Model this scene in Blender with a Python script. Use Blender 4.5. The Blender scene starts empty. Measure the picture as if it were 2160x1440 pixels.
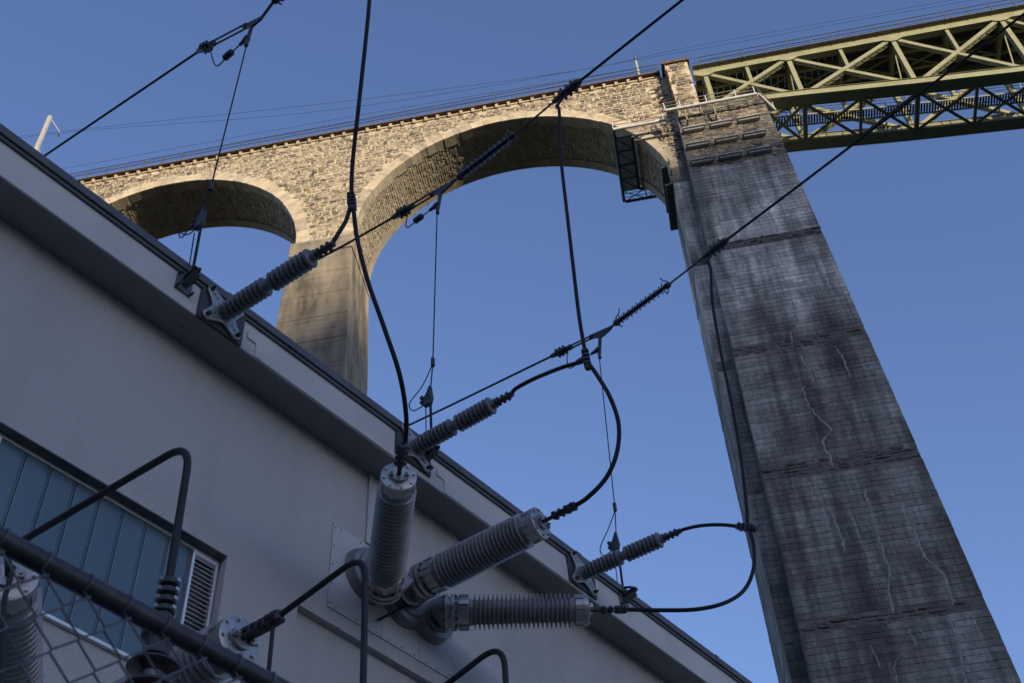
import bpy, math, random
import numpy as np
from mathutils import Vector, Matrix
random.seed(7); RNG = np.random.default_rng(11)
scene = bpy.context.scene
COL = scene.collection

# ------------------------------------------------------------------ camera
FPX = 2599.3                                     # focal length in pixels of the 2160 px wide photograph
CAM = np.array([0., 0., 1.7])
RT = np.array([0.98238373, 0.18048279, -0.04845783])
UP = np.array([0.16581356, -0.7222599, 0.67145104])
FW = np.array([-0.08618621, 0.66765754, 0.73946288])
cam_d = bpy.data.cameras.new('camera'); cam = bpy.data.objects.new('camera', cam_d); COL.objects.link(cam)
cam_d.sensor_width = 36.0; cam_d.lens = 36.0 * FPX / 2160.0
cam_d.clip_start = 0.05; cam_d.clip_end = 6000
cam.matrix_world = Matrix(((RT[0], UP[0], -FW[0], CAM[0]), (RT[1], UP[1], -FW[1], CAM[1]), (RT[2], UP[2], -FW[2], CAM[2]), (0, 0, 0, 1)))
scene.camera = cam
cam_d.dof.use_dof = True; cam_d.dof.focus_distance = 40.0; cam_d.dof.aperture_fstop = 11.0

# ------------------------------------------------------------------ sky, sun, exposure
SUN_D = np.array([-0.97, 1.40, -0.242]); SUN_D /= np.linalg.norm(SUN_D)       # the way the light travels
SUN_EL = math.asin(-SUN_D[2]); SUN_AZ = math.atan2(-SUN_D[0], -SUN_D[1])
world = bpy.data.worlds.new('World'); scene.world = world; world.use_nodes = True
wn = world.node_tree
sky = wn.nodes.new('ShaderNodeTexSky'); sky.sky_type = 'NISHITA'; sky.sun_disc = False
sky.sun_elevation = SUN_EL; sky.sun_rotation = SUN_AZ
sky.altitude = 700; sky.air_density = 1.0; sky.dust_density = 0.9; sky.ozone_density = 2.2
wb_ = wn.nodes.new('ShaderNodeMix'); wb_.data_type = 'RGBA'; wb_.blend_type = 'MULTIPLY'; wb_.inputs[0].default_value = 1.0
wb_.inputs[7].default_value = (1.05, 0.955, 1.16, 1)            # the photograph's cool white balance, even over the whole sky
wn.links.new(sky.outputs[0], wb_.inputs[6]); wn.links.new(wb_.outputs[2], wn.nodes['Background'].inputs[0])
wn.nodes['Background'].inputs[1].default_value = 0.138
sun_d = bpy.data.lights.new('sun', 'SUN'); sun_d.energy = 3.4; sun_d.angle = math.radians(0.53); sun_d.color = (1.0, 0.84, 0.62)
sun = bpy.data.objects.new('sun', sun_d); COL.objects.link(sun)
sun.rotation_euler = Vector(SUN_D).to_track_quat('-Z', 'Y').to_euler(); sun.location = (100, -150, 200)
vs = scene.view_settings
scene.display_settings.display_device = 'sRGB'
vs.view_transform = 'Standard'; vs.look = 'None'; vs.gamma = 1.0; vs.use_curve_mapping = False
vs.exposure = 1.0

# ------------------------------------------------------------------ pixel rays (photograph pixel -> point on a real plane)
BD = np.array([0.49272778, 0.87018351, 0.]); BN = np.array([BD[1], -BD[0], 0.])   # along the building wall, out of the wall
def ray(px, py): return (px - 1080) / FPX * RT - (py - 720) / FPX * UP + FW
def onp(px, py, n, c):
    d = ray(px, py); n = np.array(n, float); return CAM + (c - n @ CAM) / (n @ d) * d
def aty(px, py, Y): return onp(px, py, (0, 1, 0), Y)
def atz(px, py, Z): return onp(px, py, (0, 0, 1), Z)
def atn(px, py, n): return onp(px, py, BN, n)
def ats(px, py, s): return onp(px, py, BD, s)
def snz(s, n, z): return s * BD + n * BN + np.array([0, 0, z])
def to_snz(p): return np.array([p @ BD, p @ BN, p[2]])
def V(*a): return np.array(a, float)
def unit(v): return np.array(v, float) / np.linalg.norm(v)

# ------------------------------------------------------------------ materials
MATS = {}
def new_mat(name):
    m = bpy.data.materials.new(name); m.use_nodes = True
    nt = m.node_tree; return m, nt, nt.nodes['Principled BSDF']
def N(nt, t, **kw):
    n = nt.nodes.new(t)
    for k_, v_ in kw.items(): setattr(n, k_, v_)
    return n
def ramp(nt, fac, stops):
    r = N(nt, 'ShaderNodeValToRGB'); e = r.color_ramp.elements
    while len(e) < len(stops): e.new(0.5)
    for i, (p, c) in enumerate(stops):
        e[i].position = p; e[i].color = (c[0], c[1], c[2], 1) if hasattr(c, '__len__') else (c, c, c, 1)
    nt.links.new(fac, r.inputs[0]); return r.outputs[0]
def pos_scaled(nt, sc_):
    g = N(nt, 'ShaderNodeNewGeometry'); m = N(nt, 'ShaderNodeVectorMath', operation='MULTIPLY')
    nt.links.new(g.outputs['Position'], m.inputs[0]); m.inputs[1].default_value = sc_; return m.outputs[0]
def noise(nt, vec, scale, detail=5, rough=0.6):
    n = N(nt, 'ShaderNodeTexNoise'); n.inputs['Scale'].default_value = scale; n.inputs['Detail'].default_value = detail
    n.inputs['Roughness'].default_value = rough; nt.links.new(vec, n.inputs['Vector']); return n.outputs[0]
def mix(nt, a, b, fac, typ='MIX'):
    m = N(nt, 'ShaderNodeMix', data_type='RGBA', blend_type=typ)
    for sck, val in ((m.inputs[0], fac), (m.inputs[6], a), (m.inputs[7], b)):
        if hasattr(val, 'node'): nt.links.new(val, sck)
        elif hasattr(val, '__len__'): sck.default_value = (val[0], val[1], val[2], 1)
        else: sck.default_value = val
    return m.outputs[2]
def bump(nt, bsdf, h, strength, dist):
    b = N(nt, 'ShaderNodeBump'); b.inputs['Strength'].default_value = strength; b.inputs['Distance'].default_value = dist
    nt.links.new(h, b.inputs['Height']); nt.links.new(b.outputs[0], bsdf.inputs['Normal'])
def island_rand(nt):
    g = N(nt, 'ShaderNodeNewGeometry'); o = N(nt, 'ShaderNodeObjectInfo'); a = N(nt, 'ShaderNodeMath', operation='ADD'); f = N(nt, 'ShaderNodeMath', operation='FRACT')
    nt.links.new(g.outputs['Random Per Island'], a.inputs[0]); nt.links.new(o.outputs['Random'], a.inputs[1]); nt.links.new(a.outputs[0], f.inputs[0]); return f.outputs[0]
def plain(name, col, rough=0.6, metal=0.0, var=0.18, nsc=3.0, bmp=0.0, bsc=40.0, stretch=(1, 1, 1), spec=0.5):
    m, nt, b = new_mat(name)
    n = noise(nt, pos_scaled(nt, stretch), nsc)
    lo = [c * (1 - var) for c in col]; hi = [min(1, c * (1 + var)) for c in col]
    nt.links.new(ramp(nt, n, [(0.3, lo), (0.7, hi)]), b.inputs['Base Color'])
    b.inputs['Roughness'].default_value = rough; b.inputs['Metallic'].default_value = metal; b.inputs['Specular IOR Level'].default_value = spec
    if bmp: bump(nt, b, noise(nt, pos_scaled(nt, (1, 1, 1)), bsc, 4), bmp, 0.01)
    MATS[name] = m; return m

# rubble stone: each stone its own tone
m, nt, b = new_mat('rubble')
r = island_rand(nt)
c = ramp(nt, r, [(0.0, (0.35, 0.29, 0.195)), (0.28, (0.42, 0.35, 0.24)), (0.46, (0.31, 0.258, 0.18)), (0.60, (0.22, 0.188, 0.14)), (0.72, (0.37, 0.31, 0.22)), (0.86, (0.15, 0.132, 0.108)), (0.984, (0.10, 0.092, 0.082)), (0.993, (0.36, 0.23, 0.11))])
f = ramp(nt, noise(nt, pos_scaled(nt, (1, 1, 1)), 1.9, 6, 0.65), [(0.36, 0.32), (0.49, 0.82), (0.60, 1.0), (0.72, 1.2)])
f2 = ramp(nt, noise(nt, pos_scaled(nt, (0.6, 0.6, 0.3)), 0.7, 5, 0.6), [(0.32, 0.52), (0.52, 0.92), (0.7, 1.04)])
c = mix(nt, mix(nt, c, f, 1.0, 'MULTIPLY'), f2, 1.0, 'MULTIPLY'); nt.links.new(c, b.inputs['Base Color']); b.inputs['Roughness'].default_value = 0.9
bump(nt, b, noise(nt, pos_scaled(nt, (1, 1, 1)), 9, 6, 0.7), 0.9, 0.06); MATS['rubble'] = m
# barrel stone: browner and darker
m, nt, b = new_mat('barrel_stone')
c = ramp(nt, island_rand(nt), [(0.0, (0.34, 0.285, 0.195)), (0.4, (0.43, 0.36, 0.25)), (0.75, (0.29, 0.245, 0.175)), (1.0, (0.47, 0.395, 0.275))])
f = ramp(nt, noise(nt, pos_scaled(nt, (1, 1, 1)), 2.2, 6), [(0.3, 0.6), (0.7, 1.15)])
nt.links.new(mix(nt, c, f, 1.0, 'MULTIPLY'), b.inputs['Base Color']); b.inputs['Roughness'].default_value = 0.92
bump(nt, b, noise(nt, pos_scaled(nt, (1, 1, 1)), 9, 5, 0.7), 0.8, 0.06); MATS['barrel_stone'] = m
plain('mortar', (0.39, 0.325, 0.225), 0.95, var=0.35, nsc=1.6, bmp=0.9, bsc=7)
plain('barrel_mortar', (0.29, 0.245, 0.17), 0.95, var=0.3, nsc=1.2, bmp=0.8, bsc=8)
# voussoirs
m, nt, b = new_mat('voussoir')
c = ramp(nt, island_rand(nt), [(0.0, (0.40, 0.335, 0.23)), (0.5, (0.47, 0.395, 0.275)), (0.8, (0.35, 0.295, 0.208)), (1.0, (0.29, 0.247, 0.18))])
f = ramp(nt, noise(nt, pos_scaled(nt, (1, 1, 1)), 1.3, 7, 0.72), [(0.30, 0.48), (0.46, 0.88), (0.65, 1.08)])
nt.links.new(mix(nt, c, f, 1.0, 'MULTIPLY'), b.inputs['Base Color']); b.inputs['Roughness'].default_value = 0.9
bump(nt, b, noise(nt, pos_scaled(nt, (1, 1, 1)), 8, 5, 0.7), 0.6, 0.04); MATS['voussoir'] = m
# cast concrete of the middle pier: board marks and run-off stains
m, nt, b = new_mat('pier_concrete')
fine = noise(nt, pos_scaled(nt, (0.25, 0.25, 7.0)), 1.0, 5, 0.65)
stain = noise(nt, pos_scaled(nt, (0.7, 0.7, 0.16)), 1.0, 6, 0.62)
c = ramp(nt, fine, [(0.25, (0.17, 0.142, 0.10)), (0.45, (0.285, 0.24, 0.17)), (0.75, (0.37, 0.312, 0.225))])
c = mix(nt, c, ramp(nt, stain, [(0.34, 0.30), (0.48, 0.72), (0.60, 1.0), (0.75, 1.12)]), 1.0, 'MULTIPLY')
rust = ramp(nt, noise(nt, pos_scaled(nt, (1.3, 1.3, 0.10)), 1.0, 3), [(0.66, 0.0), (0.74, 0.55)])
c = mix(nt, c, (0.34, 0.22, 0.09), rust)
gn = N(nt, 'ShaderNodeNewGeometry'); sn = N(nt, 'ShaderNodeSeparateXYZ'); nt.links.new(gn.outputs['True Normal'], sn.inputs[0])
c = mix(nt, c, ramp(nt, sn.outputs[0], [(0.3, (0.74, 0.75, 0.77)), (0.7, (1.12, 1.10, 1.06))]), 1.0, 'MULTIPLY')      # tint by face normal: right flank paler, other faces darker and greyer
nt.links.new(c, b.inputs['Base Color']); b.inputs['Roughness'].default_value = 0.9
bump(nt, b, fine, 0.5, 0.05); MATS['pier_concrete'] = m
# weathered grey blocks: dark run-off streaks, lime streaks
def weathered(name, lo, mid, hi, lime=0.5):
    m, nt, b = new_mat(name)
    s1 = noise(nt, pos_scaled(nt, (0.62, 0.62, 0.045)), 1.0, 6, 0.62)
    s2 = noise(nt, pos_scaled(nt, (2.2, 2.2, 0.10)), 1.0, 5, 0.6)
    pz = noise(nt, pos_scaled(nt, (0.28, 0.28, 0.28)), 1.0, 4, 0.6)
    fine = noise(nt, pos_scaled(nt, (1, 1, 1)), 5.0, 7, 0.7)
    c = ramp(nt, s1, [(0.36, lo), (0.52, mid), (0.68, hi)])
    c = mix(nt, c, ramp(nt, s2, [(0.34, 0.58), (0.55, 1.0), (0.70, 1.15)]), 1.0, 'MULTIPLY')
    c = mix(nt, c, ramp(nt, pz, [(0.36, 0.60), (0.60, 1.12)]), 1.0, 'MULTIPLY')
    c = mix(nt, c, ramp(nt, fine, [(0.3, 0.62), (0.7, 1.18)]), 1.0, 'MULTIPLY')
    c = mix(nt, c, ramp(nt, island_rand(nt), [(0.0, 0.74), (1.0, 1.14)]), 1.0, 'MULTIPLY')
    gz = N(nt, 'ShaderNodeNewGeometry'); sx = N(nt, 'ShaderNodeSeparateXYZ'); nt.links.new(gz.outputs['Position'], sx.inputs[0])
    zn = N(nt, 'ShaderNodeMath', operation='MULTIPLY_ADD'); nt.links.new(noise(nt, pos_scaled(nt, (0.35, 0.35, 0.12)), 1.0, 4), zn.inputs[0]); zn.inputs[1].default_value = 9.0; nt.links.new(sx.outputs[2], zn.inputs[2])
    zr = N(nt, 'ShaderNodeMapRange'); nt.links.new(zn.outputs[0], zr.inputs[0]); zr.inputs[1].default_value = 66.5; zr.inputs[2].default_value = 69.5; zr.inputs[3].default_value = 0.90; zr.inputs[4].default_value = 1.95
    c = mix(nt, c, zr.outputs[0], 1.0, 'MULTIPLY')                    # the younger, paler upper lifts
    lm = ramp(nt, noise(nt, pos_scaled(nt, (1.15, 1.15, 0.085)), 1.0, 4, 0.55), [(0.655, 0.0), (0.70, lime), (0.74, 0.0)])
    c = mix(nt, c, (0.36, 0.355, 0.335), lm)
    nt.links.new(c, b.inputs['Base Color']); b.inputs['Roughness'].default_value = 0.88
    bump(nt, b, fine, 0.8, 0.05); MATS[name] = m
weathered('pier_block', (0.118, 0.110, 0.094), (0.295, 0.275, 0.235), (0.46, 0.425, 0.365))
plain('block_joint', (0.12, 0.112, 0.098), 0.95, var=0.35, nsc=2.0, bmp=0.6, bsc=10)
plain('rough_ledge', (0.105, 0.098, 0.085), 0.95, var=0.5, nsc=3.0, bmp=1.0, bsc=9)
plain('lime_seal', (0.25, 0.235, 0.205), 0.9, var=0.35, nsc=2.5, bmp=0.5, bsc=20)
plain('rust_edge', (0.085, 0.057, 0.037), 0.85, var=0.45, nsc=2.5, bmp=0.4, bsc=12)
plain('rail_steel', (0.085, 0.078, 0.066), 0.6, 0.3, var=0.3, nsc=4)
m, nt, b = new_mat('truss_paint')
c = ramp(nt, noise(nt, pos_scaled(nt, (1, 1, 1)), 1.1, 6), [(0.3, (0.190, 0.190, 0.100)), (0.7, (0.268, 0.262, 0.148))])
rs = ramp(nt, noise(nt, pos_scaled(nt, (1, 1, 1)), 3.0, 6, 0.7), [(0.62, 0.0), (0.72, 0.5)])
c = mix(nt, c, (0.13, 0.085, 0.045), rs); nt.links.new(c, b.inputs['Base Color']); b.inputs['Roughness'].default_value = 0.62; MATS['truss_paint'] = m
plain('sleeper', (0.06, 0.05, 0.04), 0.9, var=0.4)
plain('gantry_grey', (0.50, 0.50, 0.48), 0.55, 0.2, var=0.2, nsc=3)
plain('shelf_steel', (0.30, 0.29, 0.27), 0.6, 0.1, var=0.25, nsc=3)
plain('gantry_dark', (0.095, 0.097, 0.10), 0.6, 0.2, var=0.3)
plain('gantry_tan', (0.24, 0.19, 0.12), 0.8, var=0.2)
plain('mast_concrete', (0.33, 0.31, 0.27), 0.85, var=0.12)
plain('wire_dark', (0.05, 0.05, 0.055), 0.5, 0.3, var=0.1)
# stucco wall
m, nt, b = new_mat('stucco')
c = ramp(nt, noise(nt, pos_scaled(nt, (0.5, 0.5, 0.25)), 1.0, 5), [(0.3, (0.485, 0.470, 0.435)), (0.7, (0.545, 0.528, 0.49))])
sp = ramp(nt, noise(nt, pos_scaled(nt, (1, 1, 1)), 14, 2), [(0.765, 1.0), (0.785, 0.45)])
c = mix(nt, c, sp, 1.0, 'MULTIPLY')
c = mix(nt, c, ramp(nt, noise(nt, pos_scaled(nt, (2.6, 2.6, 0.22)), 1.0, 5, 0.6), [(0.32, 0.93), (0.5, 1.0), (0.75, 1.02)]), 1.0, 'MULTIPLY')
nt.links.new(c, b.inputs['Base Color']); b.inputs['Roughness'].default_value = 0.92
bump(nt, b, noise(nt, pos_scaled(nt, (1, 1, 1)), 78, 3, 0.6), 1.0, 0.022); MATS['stucco'] = m
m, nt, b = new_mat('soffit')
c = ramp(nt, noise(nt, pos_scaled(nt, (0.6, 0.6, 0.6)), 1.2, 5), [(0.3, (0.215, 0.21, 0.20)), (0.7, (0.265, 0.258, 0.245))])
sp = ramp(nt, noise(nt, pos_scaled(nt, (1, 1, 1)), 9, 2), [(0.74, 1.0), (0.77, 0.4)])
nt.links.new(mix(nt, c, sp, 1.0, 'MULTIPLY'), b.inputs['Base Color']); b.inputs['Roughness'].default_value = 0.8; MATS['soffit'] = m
m, nt, b = new_mat('fascia')
c = ramp(nt, noise(nt, pos_scaled(nt, (1.2, 1.2, 0.5)), 1.0, 6, 0.65), [(0.28, (0.45, 0.435, 0.40)), (0.7, (0.56, 0.545, 0.505))])
sp = ramp(nt, noise(nt, pos_scaled(nt, (1, 1, 1)), 16, 2), [(0.745, 1.0), (0.775, 0.5)])
c = mix(nt, c, sp, 1.0, 'MULTIPLY')
ys = ramp(nt, noise(nt, pos_scaled(nt, (2.2, 2.2, 0.5)), 1.0, 3), [(0.70, 0.0), (0.78, 0.45)])
c = mix(nt, c, (0.26, 0.23, 0.15), ys); nt.links.new(c, b.inputs['Base Color']); b.inputs['Roughness'].default_value = 0.75; MATS['fascia'] = m
plain('roof_metal', (0.085, 0.085, 0.09), 0.5, 0.2, var=0.25, nsc=2)
plain('lintel_dark', (0.11, 0.11, 0.115), 0.85, var=0.25, nsc=5, bmp=0.2, bsc=50)
plain('aluminium', (0.70, 0.70, 0.69), 0.42, 0.55, var=0.08, nsc=5)
m, nt, b = new_mat('channel_glass')
c = ramp(nt, noise(nt, pos_scaled(nt, (1, 1, 0.4)), 0.8, 3), [(0.3, (0.066, 0.112, 0.138)), (0.7, (0.088, 0.138, 0.162))])
nt.links.new(c, b.inputs['Base Color']); b.inputs['Roughness'].default_value = 0.33; b.inputs['IOR'].default_value = 1.5; b.inputs['Coat Weight'].default_value = 0.3; b.inputs['Coat Roughness'].default_value = 0.15; MATS['channel_glass'] = m
plain('panel_metal', (0.43, 0.42, 0.40), 0.55, 0.0, var=0.07, nsc=1.5)
plain('porcelain', (0.27, 0.268, 0.262), 0.19, 0.0, var=0.18, nsc=5, spec=0.6)
plain('silicone', (0.125, 0.13, 0.136), 0.42, 0.0, var=0.10, nsc=4)
plain('flange_metal', (0.34, 0.335, 0.325), 0.40, 0.65, var=0.20, nsc=7)
plain('pipe_paint', (0.19, 0.19, 0.19), 0.40, 0.35, var=0.12, nsc=4)
plain('bolt', (0.50, 0.50, 0.50), 0.35, 0.8, var=0.1)
plain('bolt_dark', (0.06, 0.06, 0.06), 0.5, 0.5, var=0.1)
plain('cable', (0.020, 0.020, 0.022), 0.75, 0.0, var=0.2, nsc=8, spec=0.2)
plain('fitting', (0.034, 0.035, 0.038), 0.55, 0.2, var=0.3, nsc=10)
plain('bracket_steel', (0.115, 0.12, 0.13), 0.5, 0.4, var=0.25, nsc=8)
plain('tube_black', (0.020, 0.020, 0.022), 0.6, 0.0, var=0.15, nsc=5, spec=0.3)
plain('string_insulator', (0.030, 0.034, 0.044), 0.35, 0.0, var=0.1, spec=0.6)
plain('brown_glaze', (0.030, 0.018, 0.015), 0.14, 0.0, var=0.2, spec=0.7)
plain('fence_steel', (0.045, 0.046, 0.050), 0.5, 0.5, var=0.35, nsc=25)
plain('fence_wire', (0.10, 0.105, 0.115), 0.5, 0.5, var=0.3, nsc=30)
m, nt, b = new_mat('ground')
c = ramp(nt, noise(nt, pos_scaled(nt, (1, 1, 1)), 0.06, 8, 0.7), [(0.3, (0.022, 0.030, 0.014)), (0.6, (0.040, 0.045, 0.022)), (0.8, (0.06, 0.055, 0.035))])
nt.links.new(c, b.inputs['Base Color']); b.inputs['Roughness'].default_value = 0.95; MATS['ground'] = m
plain('gravel', (0.16, 0.155, 0.15), 0.95, var=0.4, nsc=20)

# ------------------------------------------------------------------ object helpers
WL = {}                       # world position of every parent
def reg(o, p): WL[o.name] = np.array(p, float)
def tag(o, label=None, cat=None, group=None, kind=None):
    if label: o['label'] = label
    if cat: o['category'] = cat
    if group: o['group'] = group
    if kind: o['kind'] = kind
    return o
def thing(name, loc, label, cat, group=None):
    o = bpy.data.objects.new(name, None); COL.objects.link(o); o.location = loc; o.empty_display_size = 0.3; reg(o, loc)
    return tag(o, label, cat, group)
def frame(d, up=(0, 0, 1)):
    d = unit(d); u = np.array(up, float)
    if abs(d @ u) > 0.97 * np.linalg.norm(u): u = V(1, 0, 0) if abs(d[0]) < 0.9 else V(0, 1, 0)
    x = unit(np.cross(u, d)); y = np.cross(d, x); return x, y, d
class MB:
    def __init__(s): s.v = []; s.f = []
    def add(s, vs_, fs):
        o = len(s.v); s.v.extend([tuple(map(float, p)) for p in vs_]); s.f.extend([tuple(i + o for i in f) for f in fs]); return s
    def box8(s, p): return s.add(p, [(0, 3, 2, 1), (4, 5, 6, 7), (0, 1, 5, 4), (1, 2, 6, 5), (2, 3, 7, 6), (3, 0, 4, 7)])
    def box(s, lo, hi):
        a, b_ = lo, hi
        return s.box8([(a[0], a[1], a[2]), (b_[0], a[1], a[2]), (b_[0], b_[1], a[2]), (a[0], b_[1], a[2]), (a[0], a[1], b_[2]), (b_[0], a[1], b_[2]), (b_[0], b_[1], b_[2]), (a[0], b_[1], b_[2])])
    def sbox(s, s0, s1, n0, n1, z0, z1):           # box in the building's frame
        return s.box8([snz(*q) for q in ((s0, n1, z0), (s1, n1, z0), (s1, n0, z0), (s0, n0, z0), (s0, n1, z1), (s1, n1, z1), (s1, n0, z1), (s0, n0, z1))])
    def beam(s, p, q, w, h, up=(0, 0, 1)):         # w across, h along up
        p = np.array(p, float); q = np.array(q, float); x, y, d = frame(q - p, up); x = x * w / 2; y = y * h / 2
        return s.box8([p - x - y, p + x - y, p + x + y, p - x + y, q - x - y, q + x - y, q + x + y, q - x + y])
    def tube(s, pts, r, seg=8, cap=True):
        pts = [np.array(p, float) for p in pts]; n = len(pts); rs = r if hasattr(r, '__len__') else [r] * n
        x = None; o = len(s.v)
        for i, p in enumerate(pts):
            d = unit(pts[min(i + 1, n - 1)] - pts[max(i - 1, 0)])
            if x is None: x, y, _ = frame(d)
            else:
                x = x - d * (x @ d); x = unit(x); y = np.cross(d, x)
            for k in range(seg):
                a = 2 * math.pi * k / seg; s.v.append(tuple(p + rs[i] * (math.cos(a) * x + math.sin(a) * y)))
        for i in range(n - 1):
            for k in range(seg):
                k2 = (k + 1) % seg; s.f.append((o + i * seg + k, o + i * seg + k2, o + (i + 1) * seg + k2, o + (i + 1) * seg + k))
        if cap:
            s.f.append(tuple(o + k for k in reversed(range(seg)))); s.f.append(tuple(o + (n - 1) * seg + k for k in range(seg)))
        return s
    def lathe(s, base, d, prof, seg=28):           # prof: (distance along d, radius)
        base = np.array(base, float); x, y, d = frame(d); o = len(s.v); n = len(prof)
        for t, r in prof:
            for k in range(seg):
                a = 2 * math.pi * k / seg; s.v.append(tuple(base + t * d + max(r, 1e-4) * (math.cos(a) * x + math.sin(a) * y)))
        for i in range(n - 1):
            for k in range(seg):
                k2 = (k + 1) % seg; s.f.append((o + i * seg + k, o + i * seg + k2, o + (i + 1) * seg + k2, o + (i + 1) * seg + k))
        s.f.append(tuple(o + k for k in reversed(range(seg)))); s.f.append(tuple(o + (n - 1) * seg + k for k in range(seg)))
        return s
    def plate(s, pts, nrm, th):                    # polygon extruded along nrm
        pts = [np.array(p, float) for p in pts]; nv = unit(nrm) * th / 2; n = len(pts)
        return s.add([p - nv for p in pts] + [p + nv for p in pts], [tuple(reversed(range(n))), tuple(range(n, 2 * n))] + [(i, (i + 1) % n, n + (i + 1) % n, n + i) for i in range(n)])
    def build(s, name, mat, parent=None, smooth=False, kind=None, bevel=0.0):
        vv = np.array(s.v); c = (vv.min(0) + vv.max(0)) / 2
        me = bpy.data.meshes.new(name); me.from_pydata((vv - c).tolist(), [], s.f); me.validate()
        me.materials.append(MATS[mat])
        if smooth:
            me.shade_smooth(); me.set_sharp_from_angle(angle=math.radians(38))
        o = bpy.data.objects.new(name, me); COL.objects.link(o)
        if parent is not None: o.parent = parent; o.location = c - WL[parent.name]
        else: o.location = c
        reg(o, c)
        if kind: o['kind'] = kind
        if bevel:
            bv = o.modifiers.new('bevel', 'BEVEL'); bv.width = bevel; bv.segments = 2; bv.limit_method = 'ANGLE'
        return o
def spline(pts, n=8):                              # Catmull-Rom through the points
    P = [np.array(p, float) for p in pts]; P = [2 * P[0] - P[1]] + P + [2 * P[-1] - P[-2]]; out = []
    for i in range(1, len(P) - 2):
        for k in range(n):
            t = k / n; a, b_, c_, d_ = P[i - 1], P[i], P[i + 1], P[i + 2]
            out.append(0.5 * (2 * b_ + (c_ - a) * t + (2 * a - 5 * b_ + 4 * c_ - d_) * t * t + (3 * b_ - a - 3 * c_ + d_) * t ** 3))
    out.append(P[-2]); return out
def bolts(mb, c, d, r, n, br, bh, a0=0.0):
    x, y, d = frame(d)
    for k in range(n):
        a = a0 + 2 * math.pi * k / n; mb.lathe(np.array(c) + r * (math.cos(a) * x + math.sin(a) * y), d, [(0, br), (bh, br), (bh, br * 0.55), (bh * 1.7, br * 0.55)], 6)

# ------------------------------------------------------------------ ground and the hill whose shadow lies over the valley
YF = 58.0                                          # front face of the viaduct
def shade_z(X): return 83.6 + (0.51 * (X - 9) if X < 9 else -0.27 * (X - 9))      # top of the shade on the face at Y = 57
HD = 800.0
def hill_h(X, Y):
    a = (57 - Y) / 1.40                            # run back along the light from the face
    Xf = X - 0.97 * a
    crest = shade_z(max(-95, min(175, Xf))) + 0.242 * HD / 1.40
    t = (57 - Y)
    g = math.exp(-((t - HD) / 240.0) ** 2)
    if t > HD: g = max(g, 0.75)
    w = 1.0 if t > 340 else max(0.0, (t - 160) / 180)
    return max(0.0, crest) * g * w
mb = MB(); xs = np.concatenate([np.linspace(-2500, -260, 10), np.linspace(-200, 1240, 121), np.linspace(1300, 3000, 10)]); ys = np.concatenate([np.linspace(-2800, -1300, 6), np.linspace(-1240, 120, 115), np.linspace(180, 3000, 12)])
vv = []
for yy in ys:
    for xx in xs:
        h = hill_h(xx, yy)
        if h > 8: h += 3.0 * math.sin(xx * 0.07) * math.sin(yy * 0.09 + 1) + RNG.normal(0, 1.5)
        vv.append((xx, yy, h - 0.0))
nx = len(xs); ff = [(j * nx + i, j * nx + i + 1, (j + 1) * nx + i + 1, (j + 1) * nx + i) for j in range(len(ys) - 1) for i in range(nx - 1)]
mb.add(vv, ff); gnd = mb.build('ground', 'ground', smooth=False); gnd['kind'] = 'structure'
mb = MB(); mb.box((-40, -12, 0.004), (40, 45, 0.02)); o = mb.build('gravel_yard', 'gravel'); o['kind'] = 'structure'

# ------------------------------------------------------------------ stone pieces
def rubble(u0, u1, v0, v1, hr, wr, keep, jit=0.05, gap=0.018, seed=1):
    g = np.random.default_rng(seed); out = []; v = v0
    while v < v1:
        h = g.uniform(*hr); u = u0 - g.uniform(0, wr[1])
        while u < u1:
            w = g.uniform(*wr)
            hh = h * g.uniform(0.70, 1.12)
            cu, cv = u + w / 2, v + hh / 2
            if keep(cu, cv, w, hh):
                a, b_ = w / 2 - gap, hh / 2 - gap; k = g.uniform(0.15, 0.42)
                pts = [(-a, -b_ * (1 - k)), (-a * (1 - k), -b_), (a * (1 - k), -b_), (a, -b_ * (1 - k)), (a, b_ * (1 - k)), (a * (1 - k), b_), (-a * (1 - k), b_), (-a, b_ * (1 - k))]
                pts = [(cu + p[0] * g.uniform(1 - jit * 3, 1 + jit), cv + p[1] * g.uniform(1 - jit * 3, 1 + jit)) for p in pts]
                out.append((pts, cu, cv, w * hh))
            u += w
        v += h
    return out
def block_courses(v0, v1, h, edges, wr, gap=0.012, seed=1, keep=None):
    g = np.random.default_rng(seed); out = []; v = v0
    while v < v1 - 0.05:
        hh = h * g.uniform(0.82, 1.18); ua, ub = edges(v + hh / 2); u = ua
        while u < ub - 0.02:
            w = g.uniform(*wr); ue = min(u + w, ub)
            if ub - ue < 0.3: ue = ub
            if keep is None or keep((u + ue) / 2, v + hh / 2):
                e = lambda: g.normal(0, 0.009)
                ga = gap * 0.45 if u > ua + 0.01 else 0.0; gb = gap * 0.45 if ue < ub - 0.01 else 0.0
                e0, e1 = edges(v + gap), edges(v + hh - gap)
                la = lambda vv_, uu_, left: (edges(vv_)[0] if left and ga == 0 else (edges(vv_)[1] if (not left) and gb == 0 else uu_))
                pts = [(la(v + gap, u + ga, True) + e(), v + gap + e()), (la(v + gap, ue - gb, False) + e(), v + gap + e()), (la(v + hh - gap, ue - gb, False) + e(), v + hh - gap + e()), (la(v + hh - gap, u + ga, True) + e(), v + hh - gap + e())]
                out.append((pts, (u + ue) / 2, v + hh / 2, (ue - u) * hh))
            u = ue
        v += hh
    return out
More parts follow.
